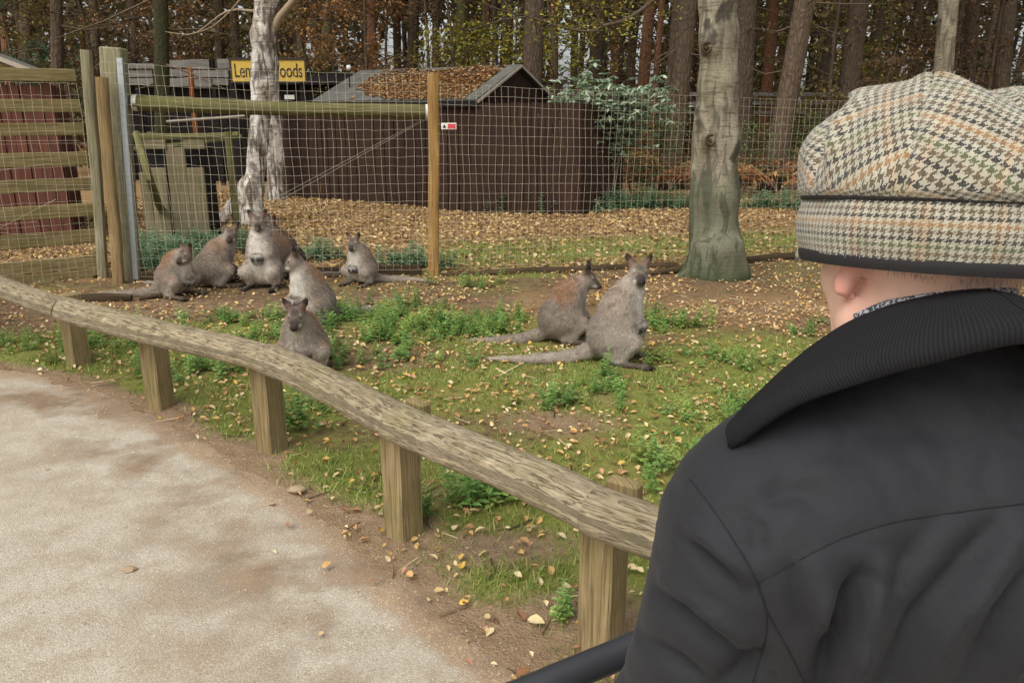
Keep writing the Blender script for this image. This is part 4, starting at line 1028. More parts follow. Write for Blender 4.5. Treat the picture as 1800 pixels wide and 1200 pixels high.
for i, (px, Y, kd, sc, lab) in enumerate(SAPS):
    X = (px - 900) / FPX * Y; tm_, lm = SAPV[kd][i % len(SAPV[kd])]
    t = thing('bush' if kd == 'g' else 'sapling', lab, 'bush' if kd == 'g' else 'tree', (X, Y, 0))
    link('trunk', tm_, t).location = (X, Y, 0); link('leaves', lm, t).location = (X, Y, 0)
    t.rotation_euler = (0, 0, i * 2.4); t.scale = (sc, sc, sc)
# distant wood: far leaf masses that close the view, with gaps
n = 120000; rg = np.random.default_rng(91); Y = rg.uniform(38, 72, n); X = rg.uniform(-1.05, 1.2, n) * Y; Zr = rg.random(n) ** 1.25 * 15
pxs = 900 + X / Y * FPX; el = (Zr - CAM_H) / Y
gap = np.zeros(n)
for c, w, a in ((705, 32, 1), (765, 26, 1), (885, 34, .95), (1000, 52, 1.05), (1120, 32, 1), (1170, 20, .9), (1330, 14, .8), (1560, 24, .8), (1740, 20, 1), (590, 30, .7), (1385, 16, .9), (1620, 14, .7)):
    gap = np.maximum(gap, a * np.exp(-((pxs - c) / w) ** 2))
gap *= sstep(.0, .02, el) * (1 - sstep(.085, .13, el))
den = fbm(X, Zr * 1.4, 2.6, 71, 3)
keep = (rg.random(n) > gap) & (den > .30)
X, Y, Zr = X[keep], Y[keep], Zr[keep]
FC_ = np.array([lin(134, 120, 82), lin(116, 108, 74), lin(146, 126, 88), lin(124, 102, 76), lin(108, 112, 74)])
props(scatter('far_wood', LEAF_V * [1, .8, 1], LEAF_F, np.c_[X, Y, Zr], rg.uniform(0, 6.28, len(X)), rg.normal(.2, .7, len(X)), rg.uniform(.35, .75, len(X)), FC_[rg.integers(0, 5, len(X))] * rg.uniform(.6, 1.2, (len(X), 1)), M['foliage'], roll=rg.normal(0, .8, len(X))),
      'dense brown and olive wood far behind the enclosure', 'wood', kind='stuff')
# brown undergrowth on the forest floor
n = 9000; Y = rg.uniform(17.5, 40, n); X = rg.uniform(-.78, .78, n) * Y; hh = rg.random(n) ** 1.6 * (.35 + .9 * fbm(X, Y, 3, 83))
UC = np.array([lin(128, 92, 58), lin(104, 80, 52), lin(92, 92, 54), lin(146, 106, 64)])
kx = ~((Y < 24.5) & (X < .5))
props(scatter('undergrowth', LEAF_V * [1, .7, 1], LEAF_F, np.c_[X, Y, hh][kx], rg.uniform(0, 6.28, kx.sum()), rg.normal(-.3, .6, kx.sum()), rg.uniform(.14, .34, kx.sum()), UC[rg.integers(0, 4, kx.sum())] * rg.uniform(.6, 1.15, (kx.sum(), 1)), M['foliage'], roll=rg.normal(0, .6, kx.sum())), 'brown undergrowth covering the forest floor', 'undergrowth', kind='stuff')

# ---------------------------------------------------------------- the two birches
def pcap(s, pts, Y, f, col=(.5, .5, .5)):
    """tapered chain from picture points (x, y, half width px)"""
    Q = [(U(x, y, Y + (dy if len(q) else 0)), w / FPX * f) for x, y, w, dy, *q in [(*p, 0)[:4] + (1,) for p in pts]]
    for (a, ra), (b, rb) in zip(Q[:-1], Q[1:]): s.cap(a, b, ra, rb, col)
B1Y = G(446, 392)[1]
s = Sdf(.03); f1 = B1Y * 1.02
pcap(s, [(442, 400, 25), (443, 380, 20), (446, 330, 16), (454, 250, 15), (462, 150, 18), (464, 60, 19), (470, 0, 18), (482, -160, 17), (500, -420, 12)], B1Y, f1)
pcap(s, [(432, 320, 10), (410, 365, 11), (380, 396, 9), (350, 408, 4)], B1Y + .05, f1)
pcap(s, [(455, 385, 12), (480, 392, 8)], B1Y - .05, f1)
V, F, C = s.mesh(.026); V = lap_smooth(V, F, 1, .3)
nn = vert_normals(V, F); V = V + nn * ((fbm(V[:, 0] * 3 + V[:, 1] * 2, V[:, 2], .12, 5) - .5) * .035)[:, None]
birch1 = thing('birch_tree', 'white birch with dark cracked bark in front of the name board', 'tree', G(446, 392))
link('trunk', mesh_np('trunk', V, F, M['birchw']), birch1)
mb = MB(); 
for P, r in (([U(478, 60, B1Y), U(492, 30, B1Y - .1), U(515, 2, B1Y - .2), U(560, -60, B1Y - .4)], (.07, .05, .04, .02)), ([U(470, -100, B1Y), U(430, -160, B1Y), U(380, -260, B1Y)], (.06, .04, .015)), ([U(448, 20, B1Y), U(400, 20, B1Y + .2), U(345, 58, B1Y + .4), U(318, 60, B1Y + .5), U(290, 56, B1Y + .5)], (.022, .014, .010, .008, .004)),
             ([U(345, 58, B1Y + .4), U(372, 48, B1Y + .3), U(405, 20, B1Y + .1), U(425, -5, B1Y)], (.008, .008, .01, .012))):
    Q = path_pts(P, .15); mb.tube(Q, np.interp(np.linspace(0, 1, len(Q)), np.linspace(0, 1, len(r)), r), 7, jit=.05)
mb.build('limb', M['twigpale'], birch1, True)
YEL = [lin(206, 176, 82), lin(190, 160, 80), lin(160, 146, 72), lin(214, 190, 110)]
foliage_cloud('crown', 1500, [U(500, -420, B1Y) + rgt.normal(size=3) * [1.2, 1.2, .9] + [0, 0, .6] for _ in range(9)], [.8] * 9, .075, YEL, M['foliage'], 7, birch1)
B3Y = G(485, 351)[1]; s = Sdf(.03)
pcap(s, [(486, 362, 19), (485, 340, 15), (485, 280, 14), (481, 210, 13), (475, 110, 12), (468, 0, 11), (455, -400, 7)], B3Y, B3Y * 1.02)
V, F, C = s.mesh(.03); nn = vert_normals(V, F); V = V + nn * ((fbm(V[:, 0] * 3 + V[:, 1] * 2, V[:, 2], .12, 6) - .5) * .03)[:, None]
birch3 = thing('birch_tree', 'second grey-white birch trunk standing close behind the white birch', 'tree', G(485, 351)); link('trunk', mesh_np('trunk', V, F, M['birchw']), birch3)
foliage_cloud('crown', 900, [U(460, -420, B3Y) + rgt.normal(size=3) * [1.2, 1.2, .9] for _ in range(7)], [.8] * 7, .075, YEL, M['foliage'], 9, birch3)
B2Y = G(1258, 490)[1]
s = Sdf(.035); f2 = B2Y * 1.02
pcap(s, [(1258, 505, 45), (1258, 470, 43), (1258, 430, 41), (1259, 340, 38), (1261, 250, 34), (1263, 150, 31), (1264, 60, 29), (1263, 0, 28), (1262, -300, 26), (1270, -800, 16)], B2Y + .25, f2)
pcap(s, [(1238, 430, 20), (1226, 470, 16), (1205, 486, 8), (1185, 490, 4)], B2Y + .12, f2)
pcap(s, [(1285, 440, 22), (1300, 480, 15), (1318, 500, 7)], B2Y + .08, f2)
pcap(s, [(1250, 440, 26), (1244, 488, 20), (1236, 503, 8)], B2Y + .06, f2)
pcap(s, [(1272, 440, 24), (1278, 492, 18), (1284, 508, 7)], B2Y + .03, f2)
pcap(s, [(1231, 200, 9), (1228, 300, 12), (1226, 400, 14)], B2Y + .22, f2)
s.ell(U(1250, 245, B2Y + .08), (.05, .05, .06)); s.ell(U(1246, 85, B2Y + .11), (.05, .04, .05)); s.ell(U(1268, 185, B2Y + .1), (.045, .05, .03))
V, F, C = s.mesh(.026); V = lap_smooth(V, F, 1, .3)
nn = vert_normals(V, F); V = V + nn * ((fbm(V[:, 0] * 2.2 + V[:, 1], V[:, 2] * .45, .16, 15) - .5) * .03)[:, None]
birch2 = thing('birch_tree', 'grey birch with a knot, green algae on its flared base, beside the man', 'tree', G(1258, 490))
link('trunk', mesh_np('trunk', V, F, M['birchg']), birch2)
for (x, y, dy, rx, rz) in ((1249, 247, .035, .042, .05), (1242, 84, .07, .04, .045)):       # knots: dark sunken rings
    mb = MB(); c = U(x, y, B2Y + dy); a = np.linspace(0, 2 * math.pi, 15)
    mb.tube(np.c_[c[0] + rx * np.cos(a), np.full(15, c[1]) + .006 * np.sin(a * 3), c[2] + rz * np.sin(a)], .014, 6, jit=.15, seed=int(x))
    mb.tube([c + [0, -.012, 0], c + [0, .02, 0]], [.022, .03], 8, jit=.1); a = np.array([c + [-rx, .008, 0], c + [0, .006, 0], c + [rx, .008, 0]]); mb.tube(a, .010, 5)
    mb.build('knot', M['edging'], birch2, True)
foliage_cloud('crown', 1500, [U(1268, -700, B2Y) + rgt.normal(size=3) * [1.4, 1.4, .9] + [0, 0, .8] for _ in range(9)], [.9] * 9, .075, YEL, M['foliage'], 8, birch2)
# oak limb with yellow-green leaves reaching over the shrub
OY = 16.2; oak = thing('oak_tree', 'oak reaching a crooked leafy limb over the glaucous shrub', 'tree', (U(1192, 190, OY + 3)[0], OY + 3, 0))
ob = np.array([U(1180, 190, OY + 3)[0], OY + 3, -.1]); mb = MB(); Q = path_pts([ob, ob + [0, 0, 3], ob + [.1, -.1, 6], ob + [.3, 0, 11]], .5); mb.tube(Q, np.linspace(.17, .06, len(Q)), 10, jit=.03, lobes=1); mb.build('trunk', M['pinedark'], oak, True)
mb = MB(); L0 = path_pts([ob + [.05, -.05, 5.2], U(1165, -20, OY + 1), U(1140, 8, OY + .4), U(1098, 36, OY), U(1062, 45, OY), U(1040, 56, OY), U(985, 48, OY - .1), U(925, 28, OY - .2), U(880, 18, OY - .2)], .15)
mb.tube(L0, np.interp(np.linspace(0, 1, len(L0)), [0, .3, .6, 1], [.07, .05, .036, .008]), 7, jit=.06)
tips = []; rg = np.random.default_rng(55)
for i in range(len(L0) // 3, len(L0), 1):
    for _ in range(2):
        e = L0[i] + rg.normal(size=3) * [.35, .3, .3] + [0, 0, .15]; mb.tube([L0[i], (L0[i] + e) / 2 + [0, 0, .04], e], [.010, .006, .002], 4, cap=False); tips += [L0[i] * (1 - t) + e * t for t in (.4, .7, 1, 1.1)]
mb.build('limb', M['twig'], oak, True)
tips = np.array(tips); n = 620; P = tips[rg.integers(0, len(tips), n)] + rg.normal(size=(n, 3)) * .09
scatter('leaves', LEAF_V, LEAF_F, P, rg.uniform(0, 6.28, n), rg.normal(.4, .5, n), rg.uniform(.05, .1, n), np.array(YELGR)[rg.integers(0, 4, n)] * rg.uniform(.8, 1.4, (n, 1)), M['foliage'], oak, roll=rg.normal(0, .5, n))
# ---------------------------------------------------------------- shrub, bracken, nettles, grass, leaves
shb = G(1066, 364); SY = shb[1]
shrub = thing('glaucous_shrub', 'shrub with blue-green drooping leaves on bare fanned stems before the board fence', 'shrub', shb)
mb = MB(); rg = np.random.default_rng(21); tips = []
for k in range(15):
    ex, ey = rg.uniform(995, 1150), rg.uniform(150, 240); e = U(ex, ey, SY + rg.uniform(-.5, .7)); b = shb + [rg.normal() * .06, rg.normal() * .06, 0]; m = b * .5 + e * .5 + np.array([-(e - b)[0] * .15, 0, .12])
    Q = path_pts([b, m, e], .12); mb.tube(Q, np.linspace(.016, .006, len(Q)), 5, cap=False, jit=.05)
    for _ in range(9):
        q = Q[rg.integers(int(len(Q) * .55), len(Q))]; e2 = q + rg.normal(size=3) * [.28, .22, .14] + [0, 0, .06]; mb.tube([q, e2], [.006, .003], 4, cap=False); tips.append(e2)
mb.build('stem', M['twigpale'], shrub, True)
for _ in range(420):
    x, y = 1074 + 84 * rg.normal() * .6, 194 + 46 * rg.normal() * .62
    tips.append(U(x, y, SY + rg.normal() * .35))
for x, y in ((1150, 195), (1160, 205), (1140, 178), (1010, 140), (1030, 135), (1000, 152), (1050, 142), (1090, 152), (1120, 168), (990, 165), (1075, 260), (1040, 262), (1022, 285), (1100, 250)): tips.append(U(x, y, SY + rg.normal() * .2))
tips = np.array(tips); P = []; hd = []; tl = []; sz = []
for t in tips:
    a0 = rg.uniform(0, 6.28)
    for j in range(9):
        a = a0 + j * .72 + rg.normal() * .15; P.append(t + np.array([math.cos(a), math.sin(a), 0]) * .05); hd.append(a); tl.append(rg.normal(.2, .35)); sz.append(rg.uniform(.10, .17))
n = len(P); BL = np.array([lin(172, 188, 160), lin(154, 172, 142), lin(188, 200, 174), lin(132, 152, 120), lin(106, 130, 96)])
scatter('leaves', LEAF_V * [1, .62, 1.2], LEAF_F, np.array(P), np.array(hd), np.array(tl), np.array(sz), BL[rg.integers(0, 5, n)] * rg.uniform(.75, 1.15, (n, 1)), M['green'], shrub, roll=rg.normal(0, .3, n))

def frond_mesh(seed, cols):
    rg = np.random.default_rng(seed); mb = MB(); P = []; hd = []; tl = []; sz = []
    for k in range(7):
        a = rg.uniform(0, 6.28); L = rg.uniform(.7, 1.25); lean = rg.uniform(.5, 1.0)
        Q = np.array([(math.cos(a) * lean * L * t ** 1.3, math.sin(a) * lean * L * t ** 1.3, L * (1.1 * t - .75 * t * t)) for t in np.linspace(0, 1, 11)]); mb.tube(Q, np.linspace(.006, .002, 11), 3, cap=False)
        for j in range(3, 11):
            for s_ in (-1, 1):
                for q in range(3):
                    w = .22 * (1 - (j - 3) / 9) * (q + 1) / 3; b = a + s_ * 1.25
                    P.append(Q[j] + np.array([math.cos(b) * w, math.sin(b) * w, -.12 * w + rg.normal() * .012])); hd.append(b + s_ * .2 + rg.normal() * .2); tl.append(rg.normal(.35, .3)); sz.append(.10 * (1.2 - (j - 3) / 9) * rg.uniform(.7, 1.2))
    n = len(P); o = scatter('fronds', LEAF_V * [1, .55, 1], LEAF_F, np.array(P), np.array(hd), np.array(tl), np.array(sz), np.array(cols)[rg.integers(0, len(cols), n)] * rg.uniform(.7, 1.2, (n, 1)), M['foliage'], roll=rg.normal(0, .4, n))
    me = o.data; bpy.data.objects.remove(o); return mb.mesh('stalk', M['twigpale'], True), me
BRK = [lin(176, 122, 76), lin(152, 100, 62), lin(128, 86, 58), lin(190, 148, 92)]
BRG = [lin(120, 128, 64), lin(150, 140, 70), lin(168, 140, 74)]
FR = [frond_mesh(700 + i, BRK) for i in range(3)] + [frond_mesh(710, BRG)]
BP = [(1150, 340), (1178, 336), (1205, 330), (1225, 338), (1165, 312), (1200, 306), (1312, 345), (1340, 340), (1366, 346), (1392, 338), (1415, 346), (1330, 314), (1372, 310), (1405, 312), (1440, 330), (1480, 330), (1120, 318), (1290, 318), (1130, 345)]
WHERE = ['left of the grey birch'] * 6 + ['right of the grey birch'] * 8 + ['behind the cap', 'behind the cap', 'beside the shrub stems', 'behind the grey birch', 'beside the shrub stems']
for i, (px, py) in enumerate(BP):
    p = G(px, py); a, b = FR[3 if i in (7, 4) else i % 3]
    row = 'back' if py < 322 else 'front'; mates = sorted(q for q, b2 in zip([b3[0] for b3 in BP], range(len(BP))) if WHERE[b2] == WHERE[i] and ('back' if BP[b2][1] < 322 else 'front') == row); nth = ('first', 'second', 'third', 'fourth', 'fifth')[mates.index(px)]
    t = thing('bracken', f"{'yellowing' if i in (7, 4) else 'rust-brown'} bracken {WHERE[i]}, {nth} from the left in the {row} row", 'fern', p, 'bracken behind the mesh fence')
    link('stalk', a, t).location = [float(v) for v in p]; link('fronds', b, t).location = [float(v) for v in p]; t.rotation_euler = (0, 0, i * 1.9); sc = RNG.uniform(1.2, 1.6); t.scale = (sc, sc, sc)

# nettles and small weeds: four plant templates
def weed(seed, h=.2, nodes=6, leaf=.055):
    rg = np.random.default_rng(seed); V = []; F = []; n = 0
    def add(v, f):
        nonlocal n; V.append(v); F.extend([tuple(i + n for i in q) for q in f]); n += len(v)
    for st in range(3):
        bx, by = rg.normal(0, .03, 2); lx, ly = rg.normal(0, .05, 2); hs = h * rg.uniform(.65, 1.1)
        w = .0022; add(np.array([(bx - w, by, 0), (bx + w, by, 0), (bx + lx + w, by + ly, hs), (bx + lx - w, by + ly, hs)]), [(0, 1, 2, 3)])
        for k in range(nodes):
            f = .25 + .75 * k / (nodes - 1); c = np.array([bx + lx * f, by + ly * f, hs * f]); a0 = k * 1.57 + rg.normal() * .3; L = leaf * (1.15 - .55 * f) * rg.uniform(.8, 1.15)
            for s_ in (0, math.pi):
                a = a0 + s_; ca, sa = math.cos(a), math.sin(a); lv = (LEAF_V + [.5, 0, 0]) * [L, L * .95, L] ; lv[:, 2] += .25 * lv[:, 0] - 6 * lv[:, 0] ** 2
                R = np.array([(ca, -sa, 0), (sa, ca, 0), (0, 0, 1)]); add(lv @ R.T + c, [tuple(q) for q in LEAF_F])
    return np.vstack(V), np.array(F)
WT = [weed(800 + i, *p) for i, p in enumerate(((.20, 6, .055), (.15, 5, .06), (.26, 7, .055), (.10, 4, .05)))]
WC = np.array([lin(120, 156, 78), lin(104, 142, 70), lin(136, 168, 90), lin(146, 168, 84)])
WCD = np.array([lin(120, 152, 112), lin(104, 138, 100), lin(136, 164, 124)])
def inside(px, py, rx, ry, n, rg):
    c = G(px, py); a = rg.normal(size=(n, 2)) * .5; return c[0] + a[:, 0] * rx, c[1] + a[:, 1] * ry
PATCH = [(640, 560, .7, .28, 70), (740, 575, .6, .3, 60), (810, 585, .5, .28, 46), (690, 600, .5, .2, 26), (430, 560, .5, .25, 34), (480, 600, .5, .25, 24), (590, 620, .4, .25, 18), (230, 590, .5, .25, 22), (190, 620, .5, .25, 26), (330, 650, .4, .2, 18), (90, 600, .5, .25, 20), (380, 660, .4, .2, 18),
         (890, 562, .22, .16, 16), (1165, 575, .25, .18, 20), (1215, 575, .2, .15, 9), (830, 500, .35, .15, 14), (700, 540, .5, .15, 20), (560, 720, .2, .12, 8), (1050, 690, .25, .15, 12), (1250, 740, .3, .2, 14), (1180, 830, .3, .2, 12), (980, 710, .3, .15, 7), (1290, 640, .4, .25, 10), (1310, 700, .35, .2, 12), (1090, 640, .3, .2, 6), (1450, 580, .3, .2, 10), (660, 640, .6, .2, 16)]
rg = np.random.default_rng(33); px_, py_ = [], []
for (a, b, c, d_, n) in PATCH:
    x, y = inside(a, b, c, d_, n, rg); px_.append(x); py_.append(y)
x = np.concatenate(px_); y = np.concatenate(py_)
def plants(name, x, y, cols, lab, smin, smax, rg, cat='weeds'):
    k = rg.integers(0, 4, len(x))
    objs = []
    for i in range(4):
        m = k == i
        if not m.any(): continue
        o = scatter(name, WT[i][0], WT[i][1], np.c_[x[m], y[m], height(x[m], y[m]) - .005], rg.uniform(0, 6.28, m.sum()), rg.normal(0, .12, m.sum()), rg.uniform(smin, smax, m.sum()), cols[rg.integers(0, len(cols), m.sum())] * rg.uniform(.8, 1.15, (m.sum(), 1)), M['green']); objs.append(o)
    o = objs[0]                                              # join the four species into one mesh
    bm = bmesh.new()
    for q in objs: bm.from_mesh(q.data)
    me = bpy.data.meshes.new(name); bm.to_mesh(me); bm.free(); me.materials.append(M['green'])
    for q in objs: bpy.data.objects.remove(q)
    o = link(name, me); return props(o, lab, cat, kind='stuff')
plants('nettle_patch', x, y, WC, 'bright green nettles in patches on the grass', .4, .82, rg)
# bluish green plants along the fence foot
px_, py_ = [], []
for (a, b, c, d_, n) in ((300, 455, .5, .35, 50), (270, 470, .35, .3, 40), (350, 440, .5, .3, 40), (400, 440, .4, .3, 26), (255, 440, .25, .3, 24), (555, 455, .35, .2, 24), (700, 465, .3, .15, 20), (740, 470, .15, .1, 8), (785, 470, .06, .06, 4), (440, 440, .3, .2, 12)):
    xx, yy = inside(a, b, c, d_, n, rg); px_.append(xx); py_.append(yy)
x = np.concatenate(px_); y = np.concatenate(py_); ok = y > fence_y(x) + .03
plants('nettle_bank', x[ok], y[ok], WCD, 'bluish green plants massed along the foot of the mesh fence', .8, 1.35, rg)
px_, py_ = [], []
for (a, b, c, d_, n) in ((1000, 372, .6, .2, 20), (1090, 366, .8, .25, 46), (1170, 364, .7, .25, 40), (1220, 364, .5, .25, 18), (1330, 366, .7, .25, 40), (1400, 368, .5, .25, 24), (880, 372, .3, .1, 8), (965, 372, .3, .15, 12)):
    xx, yy = inside(a, b, c, d_, n, rg); px_.append(xx); py_.append(yy)
x = np.concatenate(px_); y = np.concatenate(py_)
plants('weed_border', x, y, WCD, 'low green weeds bordering the bracken behind the leaf carpet', 1.0, 1.7, rg)
# distinct single plants in the front
for i, (px, py, sc, lab) in enumerate(((522, 752, 1.15, 'single green nettle by the foot of the third post of the rail'), (800, 885, 1.1, 'left small green weed in the leafy patch behind the rail'), (850, 880, 1.2, 'bushy green weed in the leafy patch under the rail'), (905, 868, 1.0, 'right small green weed in the leafy patch under the rail'),
                                       (735, 905, .7, 'tiny green weed beside the fourth post of the rail'), (1000, 712, 1.0, 'upright green nettle on the grass below the two right wallabies'), (985, 1100, .6, 'tiny weed at the left foot of the nearest post'), (1148, 560, 1.0, 'green nettle just right of the foremost right wallaby'), (1065, 668, .8, 'small nettle before the feet of the foremost right wallaby'))):
    p = G(px, py); t = thing('nettle_plant', lab, 'plant', p)
    for j in range(3):
        q = p + [RNG.normal() * .05 * sc, RNG.normal() * .04 * sc, 0]
        o = scatter('stem', WT[(i + j) % 4][0], WT[(i + j) % 4][1], np.array([[q[0], q[1], hz(q[0], q[1]) - .004]]), np.array([i + j * 2.1]), np.array([.1 * RNG.normal()]), np.array([sc * RNG.uniform(.7, 1)]), WC[[(i + j) % 4]], M['green'], t)
# short grass and moss
def field(n, x0, x1, y0, y1, rg): return rg.uniform(x0, x1, n), rg.uniform(y0, y1, n)
rg = np.random.default_rng(44)
x, y = field(800000, -6.5, 5.6, 1.3, 11.2, rg); g, l, dd = zones(x, y)
p = np.clip((g - .22) * 1.3, 0, 1) * np.clip(1 - dd * .9, 0, 1) * sstep(.44, .6, fbm(x, y, .28, 51) + .25 * (g - .4)) * ~in_poly(x, y, PATH_POLY); yb = y - fence_y(x)
p = p * np.where(yb > 0, .5, 1) * (np.abs(x) < .75 * y + .4)
m = rg.random(len(x)) < p; x, y, g = x[m], y[m], g[m]; n = len(x)
BLADE_V = np.array([(-.07, 0, 0), (.07, 0, 0), (.05, .22, .55), (-.05, .22, .55), (.0, .6, .95), (.0, .6, .95)]); BLADE_F = np.array([(0, 1, 2, 3), (3, 2, 4, 5)])
GC = np.array([lin(128, 152, 68), lin(144, 160, 78), lin(112, 138, 62), lin(160, 166, 90), lin(178, 172, 106)])
props(scatter('grass', BLADE_V * [1, 1, 1], BLADE_F, np.c_[x, y, height(x, y) - .003], rg.uniform(0, 6.28, n), rg.normal(0, .35, n), rg.uniform(.012, .038, n) * (.6 + .6 * g), GC[rg.integers(0, 5, n)] * rg.uniform(.75, 1.15, (n, 1)), M['grass']), 'short mossy grass in the enclosure', 'grass', kind='stuff')
# fallen leaves
LC = np.array([lin(216, 188, 136), lin(204, 164, 104), lin(182, 140, 92), lin(158, 114, 76), lin(226, 206, 160), lin(196, 150, 116), lin(136, 98, 68), lin(222, 186, 96)])
def leaves(name, n, x0, x1, y0, y1, prob, smin, smax, lab, rg, wts=None, pal=None):
    pal = LC if pal is None else pal
    x, y = field(n, x0, x1, y0, y1, rg); m = (rg.random(n) < prob(x, y)) & (np.abs(x) < .9 * y + .5); x, y = x[m], y[m]; n = len(x)
    pth = in_poly(x, y, PATH_POLY)
    return props(scatter(name, OVAL_V * [1, .92, 1.5] if wts is None or len(wts) == 8 else OVAL_V, OVAL_F, np.c_[x, y, height(x, y) + np.where(pth, .02, .008) + rg.uniform(0, .018, n)], rg.uniform(0, 6.28, n), rg.normal(0, .33, n), smin + (smax - smin) * rg.random(n) ** 1.6, pal[rg.choice(8, n, p=wts)] * rg.uniform(.75, 1.12, (n, 1)), M['leaf'], roll=rg.normal(0, .35, n)), lab, 'leaves', kind='stuff')
def pf(x, y):
    g, l, dd = zones(x, y); return np.clip(.16 + .9 * l + .10 * (fbm(x, y, .5, 63) > .55), 0, 1) * (y < fence_y(x)) * ~in_poly(x, y, PATH_POLY) * np.clip(1.05 - .55 * dd * (x < -.8), 0.12, 1) * (.5 + .5 * sstep(2.6, 4.6, y)) * sstep(.24, .56, fbm(x, y, .45, 67))
leaves('fallen_leaves', 72000, -6, 5.5, 1.4, 9.3, pf, .020, .046, 'pale and tan leaves fallen over the grass and soil', rg, np.array([.2, .18, .13, .10, .18, .08, .06, .07]))
def pb(x, y):
    g, l, dd = zones(x, y); return (y > fence_y(x)) * np.clip(l * (.5 + .8 * fbm(x, y, .9, 65)), 0, 1)
leaves('leaf_carpet', 46000, -7.5, 9.5, 7, 17.5, pb, .05, .085, 'deep carpet of tan leaves behind the mesh fence', rg, np.array([.17, .2, .2, .15, .1, .08, .07, .03]), np.array([lin(204, 176, 124), lin(190, 158, 104), lin(168, 136, 90), lin(146, 114, 78), lin(214, 192, 142), lin(182, 148, 108), lin(126, 98, 70), lin(204, 178, 98)]))
def pp(x, y):
    return np.exp(-dist_poly(x, y, EDGE) / .13) * .2 * (fbm(x, y, .6, 68) > .42)
leaves('path_edge_leaves', 4200, -5, 1.5, 1.2, 6.5, pp, .02, .05, 'scattered pale leaves along the edge of the path', rg, np.array([.25, .15, .1, .08, .25, .1, .04, .03]))
# the big leaves one can point at
for i, (px, py, c, sz, lab) in enumerate(((942, 1103, lin(226, 206, 160), .075, 'large pale cream leaf on the dirt left of the nearest post'), (812, 1004, lin(214, 180, 90), .07, 'yellow leaf upright on the grass left of the nearest post'), (845, 940, lin(224, 204, 150), .06, 'pale yellow leaf under the rail between the two nearest posts'), (905, 862, lin(216, 160, 70), .07, 'orange-yellow leaf just behind the rail'),
                                          (825, 832, lin(180, 110, 84), .07, 'reddish brown curled leaf just behind the rail'), (720, 1020, lin(206, 164, 112), .06, 'tan leaf near the foot of the fourth post'), (1100, 1012, lin(218, 190, 140), .065, 'cream leaf right of the nearest post'), (482, 979, lin(224, 208, 170), .035, 'small white leaf lying out on the gravel path'), (545, 908, lin(222, 200, 150), .05, 'pale leaf at the grass edge of the path'), (70, 656, lin(226, 212, 176), .06, 'pale leaf at the left end of the path edge'))):
    p = G(px, py); n1 = np.array([[p[0], p[1], hz(p[0], p[1]) + .022]])
    o = scatter('fallen_leaf', OVAL_V * [1, .95, 1.8], OVAL_F, n1, np.array([i * 1.7]), np.array([.25]), np.array([sz * .78]), np.array([c]), M['leaf'], roll=np.array([.3 * (-1) ** i])); props(o, lab, 'leaf')
# twigs, chips and pebbles
n = 1500; x, y = field(n, -5, 4.5, 1.4, 8.5, rg); m = ~in_poly(x, y, PATH_POLY) & (np.abs(x) < .75 * y + .3); x, y = x[m], y[m]; n = len(x)
TWV = np.array([(-.5, -.03, 0), (.5, -.02, .0), (.5, .02, .02), (-.5, .03, .02), (-.5, 0, .05), (.5, 0, .05)]); TWF = np.array([(0, 1, 5, 4), (4, 5, 2, 3)])
TC = np.array([lin(120, 96, 72), lin(84, 66, 50), lin(190, 170, 130)])
props(scatter('twig_litter', TWV, TWF, np.c_[x, y, height(x, y) + .006], rg.uniform(0, 6.28, n), rg.normal(0, .1, n), rg.uniform(.03, .13, n), TC[rg.integers(0, 3, n)], M['leaf']), 'small twigs and bark bits lying on the soil', 'twigs', kind='stuff')
n = 26000; x, y = field(n, -4.2, 1.3, 1.25, 5.5, rg); de_ = dist_poly(x, y, EDGE); inn = in_poly(x, y, PATH_POLY)
m = (np.abs(x) < .72 * y + .3) & (inn | (de_ < .12)) & (rg.random(n) < np.where(inn, .3, .5)); x, y, inn = x[m], y[m], inn[m]; n = len(x)
OCT_V = np.array([(1, 0, 0), (0, 1, 0), (-1, 0, 0), (0, -1, 0), (0, 0, .7), (0, 0, -.7)]) * .5; OCT_F = np.array([(0, 1, 4), (1, 2, 4), (2, 3, 4), (3, 0, 4), (1, 0, 5), (2, 1, 5), (3, 2, 5), (0, 3, 5)])
PC = np.array([lin(200, 188, 164), lin(182, 166, 140), lin(214, 204, 182), lin(160, 142, 116), lin(196, 176, 146)])
props(scatter('gravel', OCT_V, OCT_F, np.c_[x, y, np.where(inn, .019, .006)], rg.uniform(0, 6.28, n), rg.normal(0, .3, n), np.c_[rg.uniform(.004, .010, n), rg.uniform(.004, .009, n), rg.uniform(.003, .006, n)], PC[rg.integers(0, 5, n)] * rg.uniform(.8, 1.1, (n, 1)), M['leaf']), 'loose gravel chips on the path', 'gravel', kind='stuff')
for i, (px, py, r, lab) in enumerate(((228, 1010, .022, 'flat brown stone lying out on the path'), (522, 868, .03, 'brown stone at the grass edge beside the path'), (478, 892, .012, 'small dark pebble on the dirt near the path edge'), (83, 832, .008, 'tiny dark pebble far left on the gravel'))):
    p = G(px, py); bm = bmesh.new(); bmesh.ops.create_icosphere(bm, subdivisions=2, radius=r)
    for v in bm.verts: v.co = Vector((v.co.x * 1.3, v.co.y * .9, v.co.z * .55)) * (1 + .12 * math.sin(v.co.x * 300 + v.co.y * 210)) + Vector((p[0], p[1], .018 + r * .2))
    me = bpy.data.meshes.new('stone'); bm.to_mesh(me); bm.free(); me.materials.append(M['stone']); props(link('stone', me), lab, 'stone')
